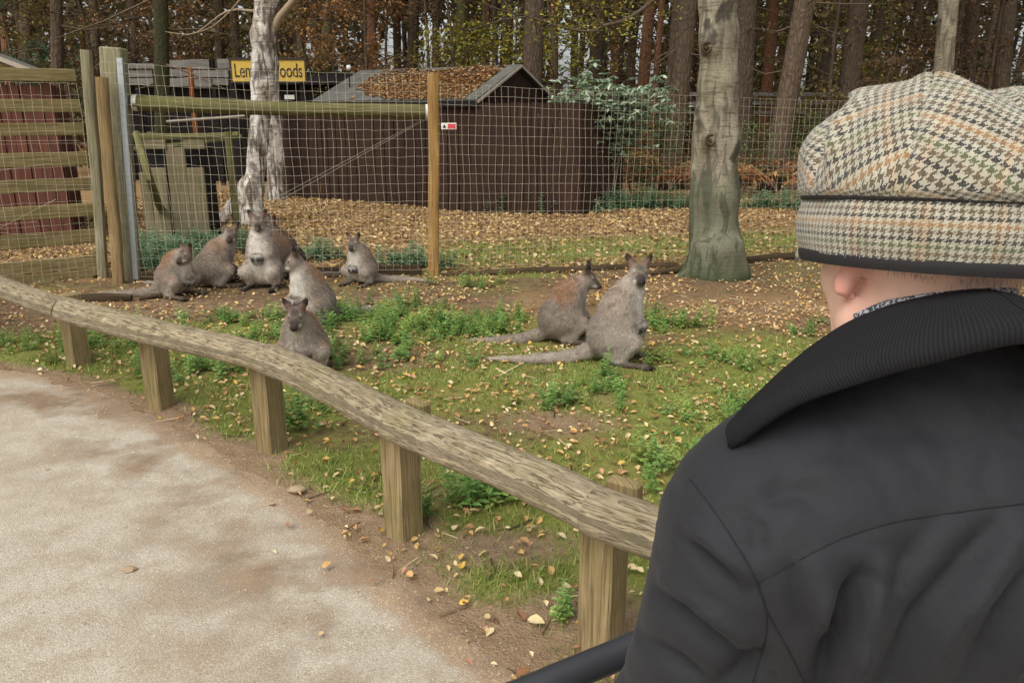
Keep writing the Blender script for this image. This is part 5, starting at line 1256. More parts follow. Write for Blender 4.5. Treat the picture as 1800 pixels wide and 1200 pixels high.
# ---------------------------------------------------------------- wallabies
GREY, DGREY, LGREY = lin(144, 131, 117), lin(90, 79, 70), lin(180, 169, 155)
RUF, RUFD, WHI, CRM, BLK, MUZ = lin(146, 104, 70), lin(118, 82, 58), lin(222, 214, 202), lin(196, 186, 170), lin(26, 22, 20), lin(60, 50, 44)
PINK = lin(150, 118, 104)
EYE_M = NT('eye_gloss', .08, .6).out((.006, .005, .004)); NOSE_M = NT('nose_skin', .35, .4).out((.012, .010, .010))
def frame(f, up=(0, 0, 1)):
    f = np.array(f, float); f /= np.linalg.norm(f); l = np.cross(up, f); l /= np.linalg.norm(l); return f, l, np.cross(f, l)
def wallaby(label, base, yaw, lean, head_dir, tail_dir=None, sc=1.0, neck=(.35, .6), group=None, ruf=1.0, pale=0.0, tall=1.0, hunch=0.0, paws=(.14, .03, .10), seed=0, head_roll=0.0, ear_up=1.0, tail_len=.56, grey=GREY, g=1.07, bib=.7):
    """body frame: f forward, l left, z up. lean is the torso's slope above the ground in degrees"""
    rg = np.random.default_rng(900 + seed)
    ya = math.radians(yaw); f = np.array([math.cos(ya), math.sin(ya), 0]); l = np.array([-f[1], f[0], 0]); z = np.array([0, 0, 1.])
    o = np.array(base, float); o[2] = hz(o[0], o[1])
    B = lambda x, y, h: o + sc * (f * x + l * y + z * h)
    la = math.radians(lean); T = f * math.cos(la) + z * math.sin(la); Np = f * math.sin(la) - z * math.cos(la)       # along the back, out of the chest
    g1 = tuple(np.array(grey) * (1 - pale) + np.array(LGREY) * pale); dg = tuple(np.array(g1) * .72)
    rf = tuple(np.array(RUF) * ruf + np.array(g1) * (1 - ruf))
    s = Sdf(.011 * sc)
    hip = B(-.055, 0, .165); tl = .245 * tall * sc
    chest = hip + T * tl
    add = s.cap
    s.ell(hip + sc * (z * .01), sc * np.array([.128, .118 * g, .138]), np.c_[f, l, z], dg)                       # rump
    add(hip + sc * np.array(f * .02), hip + T * tl * .55 + Np * .012 * sc, .128 * g * sc, .112 * g * sc, g1)           # loins
    add(hip + T * tl * .5, chest, .108 * g * sc, .082 * g * sc, g1)                               # back
    s.ell(hip + T * tl * .66 - Np * (.028 + hunch * .03) * sc, sc * np.array([.10, .088 * g, .078]), np.c_[T, l, Np], g1)  # shoulders, rufous
    s.ell(hip + Np * .055 * sc + T * .06 * sc, sc * np.array([.13, .098 * g, .085 * g]), np.c_[T, l, Np], CRM)         # belly
    add(hip + T * tl * .25 + Np * .085 * sc, hip + T * tl * .92 + Np * .05 * sc, .06 * sc, .042 * sc, WHI)     # white chest
    hf, hl, hu = frame(head_dir)
    if head_roll: c_, s__ = math.cos(head_roll), math.sin(head_roll); hl, hu = hl * c_ + hu * s__, hu * c_ - hl * s__
    nk = f * neck[0] + z * neck[1]; nd = nk / np.linalg.norm(nk)
    hc = chest + sc * nk * .22 + hf * .015 * sc
    H = lambda x, y, h: hc + sc * (hf * x + hl * y + hu * h)
    add(chest - nd * .02 * sc, hc - hf * .012 * sc - nd * .02 * sc, .073 * sc, .044 * sc, g1)
    add(chest + Np * .03 * sc, hc - nd * .025 * sc + hf * .01 * sc, .05 * sc, .030 * sc, LGREY)
    # head
    s.ell(H(-.004, 0, .004), sc * np.array([.047, .040, .043]), np.c_[hf, hl, hu], dg)
    add(H(.018, 0, -.004), H(.082, 0, -.026), .031 * sc, .0175 * sc, MUZ)
    add(H(.012, 0, -.024), H(.074, 0, -.037), .022 * sc, .011 * sc, LGREY)
    s.ell(H(.096, 0, -.022), sc * np.array([.012, .012, .009]), np.c_[hf, hl, hu], BLK)
    for sd in (1, -1):
        s.ell(H(.018, sd * .022, -.016), sc * np.array([.028, .014, .018]), np.c_[hf, hl, hu], g1)          # cheek
        e0, ed = H(-.022, sd * .026, .034), (hu * (1.0 * ear_up) + hl * sd * (.66 + .5 * (1 - ear_up)) - hf * .20); ed /= np.linalg.norm(ed)
        en = hf * .75 + hl * sd * .55; en -= ed * (en @ ed); en /= np.linalg.norm(en); ew = np.cross(ed, en)
        s.ell(e0 + ed * .034 * sc, sc * np.array([.054, .020, .0095]), np.c_[ed, ew, en], DGREY)
        s.ell(e0 + ed * .033 * sc + en * .008 * sc, sc * np.array([.036, .011, .006]), np.c_[ed, ew, en], PINK)
        # foreleg: shoulder, elbow, wrist, dark hand with bent fingers
        sh = hip + T * tl * .80 + l * sd * .068 * sc + Np * .02 * sc
        pw = hip + T * (tl * .52) + Np * (paws[0] + .036) * sc + l * sd * paws[1] * sc
        el = (sh + pw) * .5 + l * sd * .035 * sc - T * paws[2] * .42 * sc
        add(sh, el, .036 * sc, .023 * sc, g1); add(el, pw, .0215 * sc, .0145 * sc, g1)
        hd_ = (Np * .35 - z * .8); hd_ /= np.linalg.norm(hd_)
        add(pw, pw + hd_ * .022 * sc, .0145 * sc, .013 * sc, BLK)
        for q in (-1, 0, 1): add(pw + hd_ * .02 * sc + l * q * .008 * sc, pw + hd_ * .043 * sc + l * q * .012 * sc - Np * .008 * sc, .0058 * sc, .0035 * sc, BLK)
        # hind leg: heavy thigh, knee forward, long shank back to the heel, long foot flat on the ground
        th = B(-.01, sd * .085, .16); kn = B(.108, sd * .128, .158); hl_ = B(-.015, sd * .108, .042); to = B(.185, sd * .125, .016)
        s.ell(B(.015, sd * .092, .155), sc * np.array([.118, .054, .110]), np.c_[f, l, z], g1 if sd else g1)
        add(th, kn, .072 * sc, .043 * sc, g1); add(kn, hl_ + z * .02 * sc, .036 * sc, .022 * sc, LGREY)
        add(B(.10, sd * .12, .135), B(.055, sd * .112, .075), .022 * sc, .019 * sc, WHI)
        add(hl_ - z * .015 * sc, to, .021 * sc, .013 * sc, DGREY)
        for q, L in ((-.006, .055), (.013, .03)): add(to, to + sc * (f * L + l * sd * q - z * .004), .011 * sc, .006 * sc, BLK)
    # tail lies along the ground
    td = np.array(tail_dir if tail_dir is not None else -f, float); td /= np.linalg.norm(td)
    t0 = B(-.10, 0, .10); t1 = B(-.175, 0, .055) * .5 + .5 * (t0 + td * .1 * sc - z * .045 * sc)
    pts = [t0, t1] + [np.array([*(t1 + td * d_ * sc)[:2], o[2] + sc * (.030 - .012 * d_ / tail_len)]) + np.array([-td[1], td[0], 0]) * .05 * sc * math.sin(d_ * 5) for d_ in np.linspace(.12, tail_len, 6)]
    rr = np.linspace(.050, .010, len(pts)) * sc; rr[1] = .042 * sc
    for a, b, ra, rb in zip(pts[:-1], pts[1:], rr[:-1], rr[1:]): add(a, b, ra, rb, tuple(np.array(g1) * .95 + np.array(LGREY) * .05))
    V, F, C = s.mesh(.0078 * sc, kc=.008)
    V = lap_smooth(V, F, 1, .4)
    # markings
    def paint(c, r, col, a=1.0):
        d_ = np.linalg.norm(V - c, axis=1); w = (1 - sstep(r * .45, r, d_))[:, None] * a; C[:] = C * (1 - w) + np.array(col) * w
    N0 = vert_normals(V, F); rel = V - hip; tt = rel @ T / tl; lat = np.abs(rel @ l) / sc; dn = N0 @ Np
    hdist = np.linalg.norm(V - H(.02, 0, 0), axis=1) / sc
    def blend(w, col): C[:] = C * (1 - w[:, None]) + np.array(col) * w[:, None]
    nz1 = fbm(V[:, 0] * 2 + V[:, 1], V[:, 2] * 1.5 + V[:, 1], .09, 3 + seed) - .5
    isarm = np.min([np.abs(s.one(p_, V)) for p_ in s.p if p_[0] == 'c' and p_[3] < .037 * sc], axis=0) < .006 * sc
    back = sstep(.15, -.45, dn + nz1 * .4) * sstep(.2, .75, tt + nz1 * .4) * sstep(1.75, .95, tt) * sstep(.07, .11, hdist)
    blend(back * .7 * ruf * (1 + .5 * nz1), RUF)
    blend(sstep(.3, -.5, dn) * sstep(.55, .15, tt + nz1 * .3) * sstep(-1.2, -.2, tt) * .35, dg)
    wch = sstep(.25, .85, dn + nz1 * .5) * sstep(.10, .40, tt) * sstep(1.5, 1.0, tt) * sstep(.105, .05, lat) * sstep(.07, .10, hdist) * ~isarm
    blend(wch * bib, WHI)
    wbe = sstep(.15, .6, dn + nz1 * .25) * sstep(.35, .15, tt) * sstep(-1.1, -.6, tt) * sstep(.14, .10, lat) * ~isarm
    blend(wbe * .8, CRM)
    for sd in (1, -1):
        pw_ = hip + T * (tl * .52) + Np * (paws[0] + .045) * sc + l * sd * paws[1] * sc; paint(pw_ + (Np * .35 - z * .8) * .022 * sc, .036 * sc, BLK, .95)
    for sd in (1, -1):
        for q in np.linspace(0, 1, 5): paint(B(.112, sd * .150, .15) * (1 - q) + B(.02, sd * .128, .055) * q, .034 * sc, WHI, .55)
    for sd in (1, -1):
        for x in (.03, .045, .06): paint(H(x, sd * .026, -.028), .019 * sc, WHI, .9)          # white lip stripe
        paint(H(.024, sd * .034, .026), .012 * sc, CRM, .45)                                  # pale brow
        paint(H(.033, sd * .030, .008), .016 * sc, BLK, .9)
        for e in (1.0,):
            e0 = H(-.022, sd * .026, .034); ed = (hu * ear_up + hl * sd * (.66 + .5 * (1 - ear_up)) - hf * .20); ed /= np.linalg.norm(ed); paint(e0 + ed * .078 * sc, .042 * sc, BLK, .85)
    paint(H(.02, 0, .045), .035 * sc, MUZ, .6); paint(H(.07, 0, -.01), .03 * sc, MUZ, .6)
    C *= (1 + .30 * (fbm(V[:, 0] * 1.3 + V[:, 1], V[:, 2] + .4 * V[:, 1], .045, seed) - .5))[:, None]
    root = thing('wallaby', label, 'wallaby', o, group)
    link('body', mesh_np('body', V, F, M['hide'], C), root)
    # short fur: thin blades lying back along the body
    N = vert_normals(V, F); n = 19000; fi = rg.integers(0, len(F), n); w4 = rg.random((n, 4)); w4 /= w4.sum(1)[:, None]
    P = np.einsum('nk,nkd->nd', w4, V[F[fi]]); nr = N[F[fi, 0]]; cc = C[F[fi, 0]]
    hd = np.linalg.norm(P - H(.03, 0, .01), axis=1) < .115 * sc
    flow = -.55 * f - .9 * z + rg.normal(0, .35, (n, 3)); flow[hd] = -hf + rg.normal(0, .25, (hd.sum(), 3))
    flow -= nr * np.sum(flow * nr, 1)[:, None]; flow /= np.linalg.norm(flow, axis=1)[:, None] + 1e-9
    lum = cc.mean(1); L = sc * rg.uniform(.012, .028, n) * np.where(hd, .38, 1) * np.where(lum < .04, .35, 1) * np.where(P[:, 2] < o[2] + .05 * sc, .5, 1)
    tip = P + (flow * .9 + nr * .42) * L[:, None]; sdv_ = np.cross(flow, nr) * (.0014 * sc)
    VV = np.stack([P - sdv_, P + sdv_, tip], 1).reshape(-1, 3); FF = np.arange(3 * n).reshape(n, 3)
    jit = (1 + rg.normal(0, .2, (n, 1))); jit[rg.random(n) < .07] *= 1.5
    tuft = (fbm(P[:, 0] + .6 * P[:, 1], P[:, 2] + .5 * P[:, 1], .022, 7 + seed, 2) - .5); jit = jit * (1 + .7 * tuft)[:, None]
    CC = np.stack([cc * .74, cc * .74, cc * 1.18], 1) * jit[:, None, :]
    link('fur', mesh_np('fur', VV, FF, M['fur'], np.clip(CC, 0, 1).reshape(-1, 3)), root)
    for sd in (1, -1):
        bm = bmesh.new(); bmesh.ops.create_uvsphere(bm, u_segments=10, v_segments=7, radius=.0092 * sc, matrix=Matrix.Translation(H(.030, sd * .0315, .010)))
        me = bpy.data.meshes.new('eye'); bm.to_mesh(me); bm.free(); me.materials.append(EYE_M); me.polygons.foreach_set('use_smooth', [True] * len(me.polygons)); link('eye', me, root)
    bm = bmesh.new(); bmesh.ops.create_uvsphere(bm, u_segments=10, v_segments=6, radius=1, matrix=Matrix.Translation(H(.104, 0, -.018)) @ Matrix([[*(hf[i] * .007 * sc, hl[i] * .0105 * sc, hu[i] * .007 * sc), 0] for i in range(3)] + [[0, 0, 0, 1]]))
    me = bpy.data.meshes.new('nose'); bm.to_mesh(me); bm.free(); me.materials.append(NOSE_M); link('nose', me, root)
    return root
WG = 'wallabies sitting in the enclosure'
def gp_(px, py, dx=0.0, dy=0.0): p = G(px, py); return (p[0] + dx, p[1] + dy, 0)
wallaby('grooming wallaby with its head turned back to its shoulder, leftmost of the group', gp_(312, 521), -22, 52, (-.50, -.80, -.30), (-1, -.05, 0), 1.0, (.36, .20), WG, 1.0, 0, .98, 1.0, seed=1, tail_len=.62)
wallaby('hunched wallaby looking at the camera from behind the grooming one', gp_(372, 509, 0, .12), 28, 50, (.12, -1, -.18), (-.9, .3, 0), 1.08, (.26, .40), WG, .6, 0, 1.08, .8, seed=2)
wallaby('tall upright wallaby facing the camera with its paws folded on a pale belly', gp_(462, 508, 0, .06), -93, 80, (.22, -1, -.12), (.3, 1, 0), 1.1, (.12, .5), WG, .25, .35, 1.22, 0, (.115, .022, .10), seed=3, bib=.75)
wallaby('dark wallaby half hidden behind the tall upright one', gp_(497, 492, .02, .12), 168, 58, (-.75, -.65, -.1), (1, .1, 0), 1.05, (.2, .45), WG, .35, 0, 1.1, .6, seed=4, grey=DGREY)
wallaby('rusty-backed wallaby with white chest looking left, in the middle of the group', gp_(548, 572, 0, .05), -128, 63, (-.95, -.28, -.33), (.8, .6, 0), 1.06, (.22, .46), WG, 1.0, .15, 1.08, .3, (.12, .03, .10), seed=5, bib=.95)
wallaby('crouching wallaby facing the camera just behind the log rail', gp_(538, 648), -86, 48, (-.02, -1, -.42), (.2, 1, 0), 1.0, (.22, .30), WG, 1.0, 0, 1.0, .8, (.12, .03, .06), seed=6, bib=.25)
wallaby('small grey wallaby sitting alone left of the tan fence post', gp_(636, 500, 0, .03), -118, 62, (-.22, -1, -.28), (1, -.06, 0), .92, (.2, .36), WG, .45, .1, 1.0, .7, (.12, .03, .09), bib=.65, seed=7, tail_len=.62)
wallaby('rust-shouldered wallaby seen from the side, looking right', gp_(992, 601, 0, .05), 8, 60, (1, -.12, -.36), (-1, .02, 0), 1.04, (.36, .33), WG, 1.0, 0, 1.02, .9, (.12, .03, .10), seed=8, tail_len=.52)
wallaby('pale grey upright wallaby turning its face to the camera, foremost of the right pair', gp_(1086, 643, 0, .06), -14, 68, (.02, -1, -.10), (-1, -.02, 0), 1.10, (.24, .52), WG, .18, .35, 1.2, .3, (.115, .028, .10), seed=9, tail_len=.60, bib=.85)
# ---------------------------------------------------------------- man in a tweed cap
MX = .366                                                     # his mid line
man = thing('person', 'man seen from behind in a houndstooth tweed cap and black jacket with ribbed collar', 'person', (MX, .70, 0))
SKIN = lin(236, 194, 170); SKINR = lin(232, 166, 146); LIP = lin(180, 110, 100)
def skin_mat():
    w = NT('skin', .5, .35); c = w.acol(); n = w.noise(w.obj(), 70, 4); n2 = w.noise(w.obj(), 500, 2); n3 = w.noise(w.obj(), 22, 3)
    c = w.mix(w.mapr(n3, .4, .65, 0, .2), c, lin(218, 156, 136)); c = w.mix(w.mapr(n, .42, .7, 0, .2), c, lin(196, 150, 128))
    w.b.inputs['Subsurface Weight'].default_value = .12; w.b.inputs['Subsurface Radius'].default_value = (.010, .004, .002); w.b.inputs['Subsurface Scale'].default_value = .5
    return w.out(c, w.bump(w.math('ADD', n2, n), .18, .0015))
M['skin'] = skin_mat()
FY = math.radians(101); hf = np.array([math.cos(FY), math.sin(FY), -.06]); hf, hl, hu = frame(hf)
HC = np.array([MX + .002, .705, 1.485]); Hd = lambda x, y, h: HC + hf * x + hl * y + hu * h
s = Sdf(.0048); A = np.c_[hf, hl, hu]
s.ell(Hd(-.008, 0, .03), (.095, .077, .088), A, SKIN)
s.ell(Hd(.02, 0, -.045), (.072, .064, .075), A, SKIN)
s.cap(Hd(.05, 0, -.088), Hd(.066, 0, -.098), .028, .022, SKIN)
for sd in (1, -1):
    s.cap(Hd(.0, sd * .058, -.062), Hd(.05, sd * .03, -.095), .022, .018, SKIN)                # jaw
    s.ell(Hd(.062, sd * .036, -.03), (.024, .024, .022), A, SKIN)                               # cheekbones
    s.ell(Hd(.078, sd * .03, .012), (.014, .026, .008), A, SKIN)                                # brow
    R_ = np.c_[hf * .85 + hl * sd * .5, hl * sd * .85 - hf * .5, hu]
    s.ell(Hd(-.012, sd * .080, -.002), (.014, .005, .026), R_, SKINR); s.ell(Hd(-.008, sd * .085, -.031), (.0075, .007, .012), R_, SKINR)   # ears
    s.ell(Hd(.086, sd * .012, -.036), (.009, .008, .007), A, SKIN)
s.cap(Hd(.086, 0, .006), Hd(.104, 0, -.03), .008, .012, SKIN)                                   # nose
s.ell(Hd(.083, 0, -.060), (.010, .022, .005), A, LIP); s.ell(Hd(.081, 0, -.069), (.010, .019, .006), A, LIP)
s.cap((MX, .69, 1.33), Hd(-.02, 0, -.03), .066, .060, SKIN)
SP = [np.array([MX - .155, .605, 1.265]), np.array([MX + .155, .605, 1.265])]
s.cap((MX - .06, .655, 1.22), (MX + .06, .655, 1.22), .085, .085, SKIN); s.cap((MX, .67, 1.2), (MX, .67, .92), .09, .09, SKIN)
HB = []
for sd, sp in ((-1, SP[0]), (1, SP[1])):
    el = np.array([MX + sd * .215, .64, 1.0]); wr = np.array([MX + sd * .145, .80, .985]); hd_ = np.array([MX + sd * .13, .845, .99])
    s.cap((MX, .675, 1.32), sp, .045, .042, SKIN); s.cap(sp, el, .042, .034, SKIN); s.cap(el, wr, .038, .026, SKIN)
    s.cap(wr, hd_ + [0, .005, .008], .026, .034, SKIN)                                          # palm over the bar
    for q in range(4):
        x = hd_[0] + (q - 1.5) * .020; L = (.9, 1, .97, .8)[q]
        pts = [np.array([x, hd_[1] + .012, hd_[2] + .018]), np.array([x, hd_[1] + .036 * L, hd_[2] + .012]), np.array([x, hd_[1] + .040 * L, hd_[2] - .018]), np.array([x, hd_[1] + .016, hd_[2] - .034 * L])]
        for a, b in zip(pts[:-1], pts[1:]): s.cap(a, b, .0092, .0086, SKIN)
    pts = [hd_ + [-sd * .034, -.012, .004], hd_ + [-sd * .040, .002, -.026], hd_ + [-sd * .026, .022, -.036]]
    for a, b in zip(pts[:-1], pts[1:]): s.cap(a, b, .0105, .009, SKIN)
    hp = np.array([MX + sd * .085, .67, .90]); kn = np.array([MX + sd * .10, .66, .50]); an = np.array([MX + sd * .10, .68, .07]); to = an + np.array([-.02, .16, -.035])
    s.cap(hp, kn, .085, .058, SKIN); s.cap(kn, an, .055, .038, SKIN); s.cap(an - [0, .03, .03], to, .034, .026, SKIN)
V, F, C = s.mesh(.0075, kc=.005); V = lap_smooth(V, F, 4, .45)
for sd in (1, -1):
    c = Hd(.082, sd * .030, -.004); w = (1 - sstep(.006, .014, np.linalg.norm(V - c, axis=1)))[:, None]; V = V - w * hf * .006; C = C * (1 - w * .3)
link('body', mesh_np('body', V, F, M['skin'], C), man)
for sd in (1, -1):
    bm = bmesh.new(); bmesh.ops.create_uvsphere(bm, u_segments=12, v_segments=8, radius=.0115, matrix=Matrix.Translation(Hd(.074, sd * .030, -.004))); me = bpy.data.meshes.new('eye'); bm.to_mesh(me); bm.free(); me.materials.append(EYE_M); link('eye', me, man)
# short grey hair below the cap and in front of the ear
rg = np.random.default_rng(66); n = 6500; a = rg.uniform(0, 6.28, n); zz = rg.uniform(-.034, .045, n); fr = np.cos(a) < .45
a, zz = a[fr], zz[fr]; n = len(a); P = HC - hf * .008 + np.cos(a)[:, None] * hf * .091 + np.sin(a)[:, None] * hl * .0765 + zz[:, None] * hu
keep = (zz > -.030 + .02 * np.abs(np.sin(a))); P, a, n = P[keep], a[keep], int(keep.sum())
props(scatter('hair', np.array([(0, -.00025, 0), (0, .00025, 0), (.005, 0, -.003)]), np.array([(0, 1, 2)]), P, a + FY, np.full(n, .9), rg.uniform(.6, 1.1, n), np.tile(lin(150, 136, 124), (n, 1)) * rg.uniform(.6, 1.4, (n, 1)), M['fur'], man))

# --- cap
def tweed():
    w = NT('houndstooth_tweed', .95, .1)
    uv = w.uv(); wob = w.n('TexNoise', 1, Vector=uv, Scale=260.0, Detail=2.0)
    uv = w.n('VectorMath', _operation='ADD', i0=uv, i1=w.n('VectorMath', _operation='SCALE', i0=w.n('VectorMath', _operation='SUBTRACT', i0=wob, i1=(.5, .5, .5)), Scale=.0016))
    T = .00084
    u = w.math('DIVIDE', w.n('SeparateXYZ', 0, Vector=uv), T); v = w.math('DIVIDE', w.n('SeparateXYZ', 1, Vector=uv), T)
    fi, fj = w.math('FLOOR', u), w.math('FLOOR', v)
    top = w.math('LESS_THAN', w.math('FLOORED_MODULO', w.math('SUBTRACT', fi, fj), 4.0), 2.0)
    du = w.math('LESS_THAN', w.math('FLOORED_MODULO', fi, 8.0), 4.0); dv = w.math('LESS_THAN', w.math('FLOORED_MODULO', fj, 8.0), 4.0)
    dark = w.math('ADD', w.math('MULTIPLY', top, du), w.math('MULTIPLY', w.math('SUBTRACT', 1.0, top), dv))
    cu = w.math('DIVIDE', w.math('FLOORED_MODULO', w.math('FLOOR', w.math('DIVIDE', fi, 8.0)), 8.0), 8.0)
    cv = w.math('DIVIDE', w.math('FLOORED_MODULO', w.math('FLOOR', w.math('DIVIDE', fj, 8.0)), 8.0), 8.0)
    st = [(0, lin(70, 58, 46)), (.125, lin(86, 74, 56)), (.25, lin(34, 34, 38)), (.375, lin(78, 64, 48)), (.5, lin(84, 92, 58)), (.625, lin(72, 58, 44)), (.75, lin(32, 34, 38)), (.875, lin(140, 98, 66))]
    st2 = [(0, lin(30, 32, 36)), (.125, lin(96, 82, 62)), (.25, lin(84, 92, 58)), (.375, lin(32, 33, 37)), (.5, lin(92, 76, 56)), (.625, lin(150, 112, 68)), (.75, lin(34, 36, 38)), (.875, lin(88, 74, 56))]
    cw, cf = w.ramp(w.math('ADD', cu, .02), st, 'CONSTANT'), w.ramp(w.math('ADD', cv, .02), st2, 'CONSTANT')
    dc = w.mix(w.math('MULTIPLY', top, .3), cf, cw)
    pale = w.mix(w.mapr(w.noise(uv, 45, 2), .35, .65), lin(168, 161, 139), lin(188, 183, 164))
    pale = w.mix(w.math('MULTIPLY', w.math('GREATER_THAN', cu, .8), .22), pale, lin(200, 150, 100))
    c = w.mix(dark, pale, dc)
    fz = w.noise(uv, 1300, 3, .7); c = w.mix(w.mapr(fz, .35, .75, 0, .3), c, w.mix(.5, pale, dc))
    thr = w.math('ADD', w.math('ABSOLUTE', w.math('SUBTRACT', w.math('FRACT', u), .5)), w.math('ABSOLUTE', w.math('SUBTRACT', w.math('FRACT', v), .5)))
    w.b.inputs['Sheen Weight'].default_value = .25; w.b.inputs['Sheen Roughness'].default_value = .6
    return w.out(c, w.bump(w.math('ADD', fz, w.math('MULTIPLY', thr, -.6)), .55, .0012))
M['tweed'] = tweed()
M['binding'] = plain('black_binding', lin(36, 33, 33), .85, noise=.2, ns=200)
CB = np.array([MX + .004, .70, 1.479]); rl = math.radians(2.2); ct_ = math.radians(6)
cR = np.array([math.cos(rl), 0, -math.sin(rl)]); cU = np.array([math.sin(rl), math.sin(ct_), math.cos(rl)]); cU /= np.linalg.norm(cU); cF = np.cross(cU, cR)
yaw_c = math.radians(3); cf_, cr_ = cF * math.cos(yaw_c) - cR * math.sin(yaw_c), cR * math.cos(yaw_c) + cF * math.sin(yaw_c)
def ring(phi, rx, ry, h):                                       # phi: 0 = right, pi/2 = front
    return CB + cr_ * (rx * np.cos(phi))[..., None] + cf_ * (ry * np.sin(phi))[..., None] + cU * np.asarray(h)[..., None]
# band with a rolled lower edge
nb_, hb = 160, 14; ph = np.linspace(0, 2 * math.pi, nb_ + 1); hh = np.linspace(0, 1, hb)
PH, HH = np.meshgrid(ph, hh, indexing='ij')
rx = .1065 - .002 * HH + .0055 * np.sin(HH * math.pi); ry = rx + .012
lump = (fbm(np.cos(PH) * 3 + 5, HH * .8 + np.sin(PH) * 3, 1.0, 3, 3) - .5) * .006
Vb = ring(PH, rx + lump, ry + lump, HH * .054); uvb = np.stack([PH * .118, HH * .066 + .0008], -1)
idx = np.arange((nb_ + 1) * hb).reshape(nb_ + 1, hb); Fb = np.stack([idx[:-1, :-1], idx[1:, :-1], idx[1:, 1:], idx[:-1, 1:]], -1).reshape(-1, 4)
capo = link('cap', mesh_np('cap', Vb.reshape(-1, 3), Fb, M['tweed'], None, uvb.reshape(-1, 2)), man)
# crown in eight panels, full and lumpy, overhanging the band
VV, UVV, FF, off = [], [], [], 0; npn, nu, nv = 8, 22, 30
for p in range(npn):
    a0 = -math.pi / 2 - yaw_c * 0 + p * 2 * math.pi / npn; A_, T_ = np.meshgrid(np.linspace(0, 1, nu), np.linspace(0, 1, nv), indexing='ij')
    phi = a0 + A_ * 2 * math.pi / npn
    th_ = T_ * math.pi / 2
    prof = np.where(T_ < .12, .945 + .055 * np.sin(T_ / .12 * math.pi / 2), np.cos(np.clip((T_ - .12) / .88, 0, 1) * math.pi / 2) ** .62)
    hgt = .045 + .004 * T_ + .093 * np.where(T_ < .12, (T_ / .12) ** .8 * .10, .10 + .90 * np.sin(np.clip((T_ - .12) / .88, 0, 1) * math.pi / 2) ** .72)
    big = (fbm(np.cos(phi) * prof * 1.7 + 3, np.sin(phi) * prof * 1.7 + 9, .9, 13, 2) - .5)
    lx = prof * np.cos(phi)
    hgt = hgt + .010 * np.exp(-((lx + .36) / .28) ** 2) * sstep(.3, .7, T_) * (1 - sstep(.75, 1, T_) * .6) + .006 * np.exp(-((lx - .25) / .22) ** 2) * sstep(.4, .7, T_) - .006 * sstep(.60, 1, T_) + big * .020 * (1 - .7 * sstep(.7, 1, T_)) * sstep(.2, .6, T_) - .005 * np.exp(-((lx - .0) / .2) ** 2) * sstep(.4, .8, T_) - .007 * sstep(.2, 1.0, lx) * sstep(.4, .8, T_)
    seam = .0022 * np.exp(-(np.minimum(A_, 1 - A_) / .035) ** 2) * sstep(.02, .1, T_)
    fold = .0065 * np.sin(phi * 5 + T_ * 5 + big * 14) * sstep(.1, .3, T_) * (1 - sstep(.75, .95, T_))
    rr = prof * .1135 - seam + fold + big * .012 * sstep(.05, .3, T_) * prof
    Vp = ring(phi, rr, rr + .014 * prof, hgt - seam)
    # cloth coordinates of the panel, cut on alternate slants
    lu = (A_ - .5) * 2 * math.pi / npn * .118 * np.maximum(prof, .05) ; lv = T_ * .165
    an = math.radians(-24 if p % 2 == 0 else 24); UVp = np.stack([lu * math.cos(an) - lv * math.sin(an) + p * .037, lu * math.sin(an) + lv * math.cos(an) + p * .021], -1)
    i_ = np.arange(nu * nv).reshape(nu, nv) + off; FF.append(np.stack([i_[:-1, :-1], i_[1:, :-1], i_[1:, 1:], i_[:-1, 1:]], -1).reshape(-1, 4)); VV.append(Vp.reshape(-1, 3)); UVV.append(UVp.reshape(-1, 2)); off += nu * nv
link('crown', mesh_np('crown', np.vstack(VV), np.vstack(FF), M['tweed'], None, np.vstack(UVV)), capo)
# loose wool fibres standing off the cloth
CV, CF = np.vstack([Vb.reshape(-1, 3), np.vstack(VV)]), np.vstack([Fb, np.vstack(FF) + len(Vb.reshape(-1, 3))]); CN = vert_normals(CV, CF); n = 16000; rg = np.random.default_rng(71)
fi = rg.integers(0, len(CF), n); w4 = rg.random((n, 4)); w4 /= w4.sum(1)[:, None]; P = np.einsum('nk,nkd->nd', w4, CV[CF[fi]]); N_ = CN[CF[fi, 0]]; N_ *= np.sign(np.sum(N_ * (P - CB - cU * .03), 1))[:, None]
d_ = rg.normal(size=(n, 3)); d_ -= N_ * np.sum(d_ * N_, 1)[:, None]; d_ /= np.linalg.norm(d_, axis=1)[:, None]; tip = P + (d_ * .9 + N_ * rg.uniform(.15, .8, (n, 1))) * rg.uniform(.0012, .0036, (n, 1)); sd_ = np.cross(d_, N_) * .00016
FZ = np.array([lin(206, 198, 176), lin(150, 136, 112), lin(90, 80, 64), lin(214, 206, 190)])[rg.integers(0, 4, n)]
link('wool_fuzz', mesh_np('wool_fuzz', np.stack([P - sd_, P + sd_, tip], 1).reshape(-1, 3), np.arange(3 * n).reshape(n, 3), M['fur'], np.repeat(FZ, 3, 0)), capo)
def ring_tube(name, rx, ry, h, r, mat, parent, flat=1.0):
    p = np.linspace(0, 2 * math.pi, 97); mb = MB(); mb.tube(ring(p, np.full(97, rx), np.full(97, ry), np.full(97, h)), r, 8, cap=False); return mb.build(name, mat, parent, True)
pz = np.linspace(0, 2 * math.pi, 129)
mb = MB(); prof_ = [(.1060, -.0085), (.1075, -.0045), (.1082, 0), (.1074, .002), (.103, .002), (.102, -.0085), (.1060, -.0085)]
Vr = np.concatenate([ring(pz, np.full(129, a), np.full(129, a + .012), np.full(129, h))[:, None] for a, h in prof_], 1); ii = np.arange(129 * 7).reshape(129, 7)
